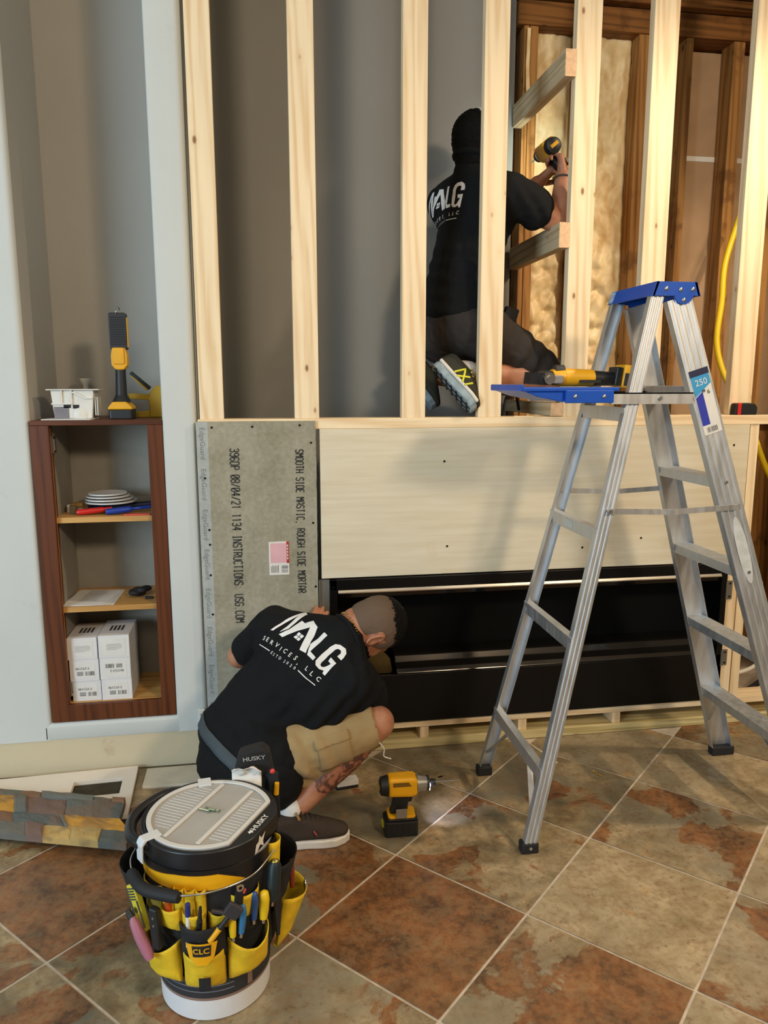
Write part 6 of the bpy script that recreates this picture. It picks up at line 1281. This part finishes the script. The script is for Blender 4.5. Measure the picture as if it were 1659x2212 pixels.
# hair, beard, necklace
b = shell(hA, fA, uA, rA, 0.0035, lambda f, r, u: (u > -0.060 + 0.9 * max(0, f + 0.02)) and f < 0.055 - 0.0 * u and not (abs(r) > 0.05 and -0.03 < f < 0.02 and u < 0.022), 0.0012, 1); dl = b.loops.layers.float_color.new('density')
for fc in b.faces:
    for lp in fc.loops: k_ = min(1.0, max(0.20, ((lp.vert.co - hA).dot(uA) + 0.080) / 0.10)); lp[dl] = (k_, k_, k_, 1)
obj('cropped_sides', b, M_fade, manA, smooth=180, label='short faded hair at the back and sides')
b = shell(hA, fA, uA, rA, 0.0062, lambda f, r, u: u > 0.060 + 0.010 * noise.noise(V((f * 40, r * 40, 3))) + 0.014 * noise.noise(V((f * 160, r * 160, u * 90))) - 0.25 * f and f < 0.078, 0.0030, 2); obj('hair', b, M_hair, manA, smooth=180, label='darker hair on the crown')
b = shell(hA, fA, uA, rA, 0.0040, lambda f, r, u: u < -0.040 and f > 0.012 + 0.0 * r, 0.0018, 3); obj('beard', b, M_hair, manA, smooth=180)
b = nb(); nk = NBa + (hA - NBa) * 0.36; ax = (hA - NBa).normalized(); xq = aA - ax * aA.dot(ax); xq.normalize(); yq = ax.cross(xq)
tree_body = BVHTree.FromBMesh((lambda q: (q.from_mesh(manA.data), q.transform(mw(manA)), q)[2])(nb()))
for k in range(44):
    t_ = 2 * PI * k / 44; dr = xq * math.cos(t_) + yq * math.sin(t_); h = tree_body.ray_cast(nk + dr * 0.12, -dr, 0.12); p = (h[0] if h[0] else nk + dr * 0.06) + dr * 0.003; ell(b, p, (0.0045, 0.0035, 0.0035), None, 1)
obj('necklace', b, mat('gold', '#c9a25a', 0.25, 1.0, var=0.05), manA, smooth=180, label='gold chain round the neck')

# ======== the kneeling man behind the studs
fB = V((0.90, 0.44, 0)).normalized(); rB = V((fB.y, -fB.x, 0)); zB = V((0, 0, 1)); RB_ = Matrix((rB, zB, -fB)).transposed()
pB = V((1.005, 0.235, 1.665)); NBb = V((1.055, 0.255, 2.245)); SRb = NBb + rB * 0.185 + V((0.03, 0.01, -0.095)); SLb = NBb - rB * 0.180 + V((0.02, 0.02, -0.065)); mB = (SRb + SLb) / 2
ERb, WRb = V((1.372, 0.110, 2.050)), V((1.398, 0.160, 2.235)); ELb, WLb = V((1.185, 0.425, 2.090)), V((1.335, 0.270, 2.235))
hB = V((1.080, 0.262, 2.362)); uB = V((0.06, 0.03, 1)).normalized(); fH = V((0.84, 0.54, 0.06)); fH = (fH - uB * fH.dot(uB)).normalized(); rH = fH.cross(uB)
hipRb, kneeRb, ankRb = V((1.050, 0.175, 1.665)), V((1.405, 0.150, 1.440)), V((0.985, 0.095, 1.492))
hipLb, kneeLb, ankLb = V((0.965, 0.310, 1.640)), V((1.315, 0.370, 1.442)), V((0.930, 0.360, 1.480))
b = nb()
hull(b, [(pB, (0.135, 0.10, 0.10), RB_), (pB + zB * 0.20, (0.125, 0.10, 0.09), RB_)]); hull(b, [(pB + zB * 0.2, (0.125, 0.10, 0.09), RB_), (mB - zB * 0.10, (0.145, 0.10, 0.095), RB_)]); hull(b, [(mB - zB * 0.08, (0.14, 0.09, 0.09), RB_), (SLb, 0.055), (SRb, 0.055), (NBb, 0.055)])
head_prims(b, hB, fH, uB, rH); chain(b, [(NBb - zB * 0.02, 0.066), (NBb + zB * 0.06, 0.058), (hB - fH * 0.025 - uB * 0.06, 0.057)])
chain(b, [(SRb, 0.056), (ERb, 0.044)]); chain(b, [(ERb, 0.044), (ERb.lerp(WRb, 0.3), 0.046), (WRb, 0.030)]); hand(b, WRb, (-0.05, 0.30, 0.95), (-0.80, 0.35, 0.0), side=1, curl=(58, 62, 45), thumb_out=0.5)
chain(b, [(SLb, 0.055), (ELb, 0.043)]); chain(b, [(ELb, 0.043), (ELb.lerp(WLb, 0.3), 0.044), (WLb, 0.029)]); hand(b, WLb, (0.62, -0.1, 0.55), (0.4, -0.2, -0.8), side=-1, curl=(40, 50, 35))
for hp, kn, an in ((hipRb, kneeRb, ankRb), (hipLb, kneeLb, ankLb)):
    chain(b, [(hp, 0.095), (hp.lerp(kn, 0.5), 0.080), (kn, 0.058)]); chain(b, [(kn, 0.057), (kn.lerp(an, 0.18), 0.054), (kn.lerp(an, 0.38) + V((0, 0, 0.006)), 0.056), (kn.lerp(an, 0.68), 0.046), (an, 0.038)])
    chain(b, [(an, 0.038), (an + V((-0.045, -0.010, 0.01)), 0.034)]); chain(b, [(an, 0.036), (an + V((-0.02, -0.025, -0.05)), 0.022)])
b = fuse(b, 0.0045, 3)
manB = obj('person', b, M_skin, loc=(1.05, 0.2, PT), smooth=180); tag(manB, 'kneeling man in black printed t-shirt and dark shorts holding up a drill behind the studs', 'person')
b = nb()
hull(b, [(mB - zB * 0.095, (0.172, 0.12, 0.118), RB_), (SLb, 0.073), (SRb, 0.074), (NBb - zB * 0.028, 0.070)]); hull(b, [(NBb - zB * 0.03, 0.072), (NBb + zB * 0.060, 0.060)]); hull(b, [(mB - zB * 0.095, (0.170, 0.12, 0.118), RB_), (pB + zB * 0.16, (0.148, 0.10, 0.112), RB_)]); hull(b, [(pB + zB * 0.16, (0.148, 0.10, 0.112), RB_), (pB + zB * 0.055, (0.162, 0.055, 0.122), RB_)])
hull(b, [(SRb, 0.075), (SRb.lerp(ERb, 0.48), 0.076)]); hull(b, [(SLb, 0.074), (SLb.lerp(ELb, 0.62), 0.066)])
b = fuse(b, 0.006, 6); wrinkle(b, 0.005, 12, 6.0, folds=[(SRb + V((0.05, 0, -0.08)), (0.8, 0, 0.6), 0.05, 0.006, 0.1), (pB + zB * 0.15, (0.2, 0, 1), 0.06, 0.006, 0.15)])
treeB = BVHTree.FromBMesh(b); shirtB = obj('t_shirt', b, M_shirt, manB, smooth=180, label='black cotton t-shirt with white print on the back')
b = stamp(logo_bm(), treeB, mB - fB * 0.10 - zB * 0.028 - rB * 0.100, (rB + zB * 0.06).normalized(), (zB - rB * 0.06).normalized(), -fB, scale=1.0); obj('shirt_print', b, M_print, shirtB, label='white house-shaped lettering print')
collar(shirtB, manB, treeB, NBb + zB * 0.070, (zB + fB * 0.15).normalized(), rB, 0.014)
b = nb()
for hp, kn in ((hipRb, kneeRb), (hipLb, kneeLb)): hull(b, [(hp, 0.115), (hp.lerp(kn, 0.5) + V((0, 0, 0.012)), 0.092)]); hull(b, [(hp.lerp(kn, 0.45) + V((0, 0, 0.012)), 0.094), (hp.lerp(kn, 0.86) + V((0, 0, 0.014)), 0.072)])
hull(b, [(hipRb, 0.112), (hipLb, 0.112), (pB + zB * 0.05, (0.158, 0.05, 0.115), RB_)])
b = fuse(b, 0.006, 5); wrinkle(b, 0.005, 14, 1.0, folds=[(hipRb.lerp(kneeRb, 0.6) + V((0, -0.07, 0)), (0.9, 0, -0.5), 0.06, 0.005, 0.14)])
dB = (kneeRb - hipRb).normalized(); dead = [v for v in b.verts if (v.co - hipRb.lerp(kneeRb, 0.93)).dot(dB) > 0.01]; bmesh.ops.delete(b, geom=dead, context='VERTS')
shB = obj('shorts', b, M_grey_sh, manB, smooth=180, label='charcoal work shorts'); so = shB.modifiers.new('t', 'SOLIDIFY'); so.thickness = 0.003; so.offset = 0
b = nb(); rbox(b, -0.028, 0.028, -0.016, 0.016, -0.04, 0.035, 0.008, Matrix.Translation((1.195, 0.155, 1.705)) @ Matrix.Rotation(0.3, 4, 'Y')); obj('belt_pouch', b, M_fab, manB, bevel=0.006)
M_bshoe = cloth_mat('dark_trainer', '#3b3a30'); M_bsole = mat('trainer_sole', '#8fa0a8', 0.6, var=0.15, vscale=40)
s_, P = shoe(manB, (0.868, 0.088, 1.508), (1.002, -0.004, 1.338), (0.80, 0.12, 0.58), M_bshoe, M_bsole, wid=0.044, sole_t=0.030, accents=mat('trainer_yellow', '#d8d832', 0.5))
b = nb()
for pts in ([(0.42, -0.040, 0.040), (0.55, -0.030, 0.075)], [(0.55, -0.042, 0.040), (0.42, -0.030, 0.080)], [(0.62, -0.045, 0.040), (0.66, -0.034, 0.066)], [(0.34, -0.038, 0.045), (0.40, -0.028, 0.085)], [(0.42, 0.036, 0.040), (0.55, 0.028, 0.075)], [(0.55, 0.036, 0.040), (0.42, 0.028, 0.080)]):
    chain(b, [(P(*p), 0.0042) for p in pts])
obj('yellow_stripes', b, mat('trainer_yellow', '#d8d832', 0.5), s_, smooth=180)
b = nb(); hull(b, [(P(0.10, 0, 0.034), (0.03, 0.036, 0.006)), (P(0.9, 0, 0.034), (0.03, 0.038, 0.006))], 2); b.free()
b = nb(); pts = [(0.02, -0.036), (0.3, -0.039), (0.55, -0.043), (0.8, -0.0475), (0.95, -0.036), (0.95, 0.036), (0.8, 0.044), (0.5, 0.036), (0.3, 0.034), (0.02, 0.034)]
hq = V((0.868, 0.088, 1.508)); tq = V((1.002, -0.004, 1.338)); dq = (tq - hq).normalized(); uq = V((0.80, 0.12, 0.58)); uq = (uq - dq * uq.dot(dq)).normalized(); sq = uq.cross(dq); Lq = (tq - hq).length
prism(b, [(p[0] * Lq, p[1]) for p in pts], hq + uq * 0.0295, dq, sq, uq * 0.013); obj('white_midsole', b, M_sole, s_, bevel=0.004)
b = nb()
for k in range(7): bar(b, P(0.10 + k * 0.125, -0.034, -0.0015), P(0.16 + k * 0.125, 0.034, -0.0015), 0.006, 0.004, dq)
for yy in (-0.016, 0.014): bar(b, P(0.06, yy, -0.0015), P(0.95, yy, -0.0015), 0.005, 0.004, sq)
obj('tread_lines', b, mat('tread_dark', '#22282b', 0.8), s_)
shoe(manB, (0.80, 0.345, 1.500), (0.92, 0.315, 1.335), (0.80, 0.05, 0.58), M_bshoe, M_bsole, wid=0.044)
b = nb(); chain(b, [(ankRb + V((0.030, 0.003, -0.002)), 0.043), (ankRb + V((-0.02, -0.006, 0.0)), 0.043)]); b = fuse(b, 0.005, 2); obj('sock', b, M_sock, manB, smooth=180)
b = nb(); PB = lambda a_, b_, c_: hB + fH * a_ + rH * b_ + uB * c_; Rh = Matrix((fH, rH, uB)).transposed()
ell(b, PB(-0.006, 0, 0.024), (0.108, 0.087, 0.106), Rh); hull(b, [(PB(-0.032, 0, -0.005), (0.074, 0.078, 0.05), Rh), (PB(-0.030, 0, -0.100), (0.048, 0.054, 0.012), Rh)])
b = fuse(b, 0.0045, 6); b.normal_update()
for v in b.verts: v.co += v.normal * 0.0045 * (noise.noise(v.co * 130) + 0.6 * noise.noise(v.co * 260))
dead = [fc for fc in b.faces if (lambda q: q.dot(fH) > 0.075 or (q.dot(fH) > 0.005 and q.dot(uB) < 0.020) or q.dot(uB) < -0.086)(fc.calc_center_median() - hB)]
bmesh.ops.delete(b, geom=dead, context='FACES'); obj('hair', b, M_hair, manB, smooth=180)
b = nb(); tube(b, [hB + uB * 0.024 + (-fH * 0.45 - rH * 0.25).normalized() * 0.02 + (uB * math.sin(t_) + (-rH * 0.9 + fH * 0.3).normalized() * math.cos(t_)) * 0.104 for t_ in [math.radians(x) for x in range(25, 150, 6)]], 0.0055, 8); obj('white_band', b, M_white, manB, smooth=180, label='white band over the top of the hair')
b = nb(); ax = (WRb - ERb).normalized(); xq = V((1, 0, 0)); xq = (xq - ax * xq.dot(ax)).normalized(); yq = ax.cross(xq); tube(b, [WRb - ax * 0.012 + xq * 0.034 * math.cos(t_) + yq * 0.034 * math.sin(t_) for t_ in [2 * PI * k / 30 for k in range(31)]], 0.0035, 8); obj('wrist_cord', b, mat('cord_grey', '#4b4340', 0.7), manB, smooth=180)
# the drill he holds: pointing away at the foam
ez = V((-0.62, 0.0, 0.785)).normalized(); exd = V((0, 1, 0)); eyd = ez.cross(exd)
rot = Matrix((exd, eyd, ez)).transposed().to_euler(); og = V((1.352, 0.215, 2.345)) - ez * 0.163
impact_driver('yellow and black impact driver held up by the kneeling man', og, tuple(rot))
d = bpy.data.lights.new('held_driver_led', 'SPOT'); d.energy = 4.5; d.color = (0.9, 1.0, 0.86); d.spot_size = 1.9; d.spot_blend = 0.8; d.shadow_soft_size = 0.01
lo = bpy.data.objects.new('held_driver_led', d); COL.objects.link(lo); lo.location = og + exd * 0.10 + ez * 0.19; lo.rotation_euler = V((0.05, 1, 0.05)).to_track_quat('-Z', 'Y').to_euler()
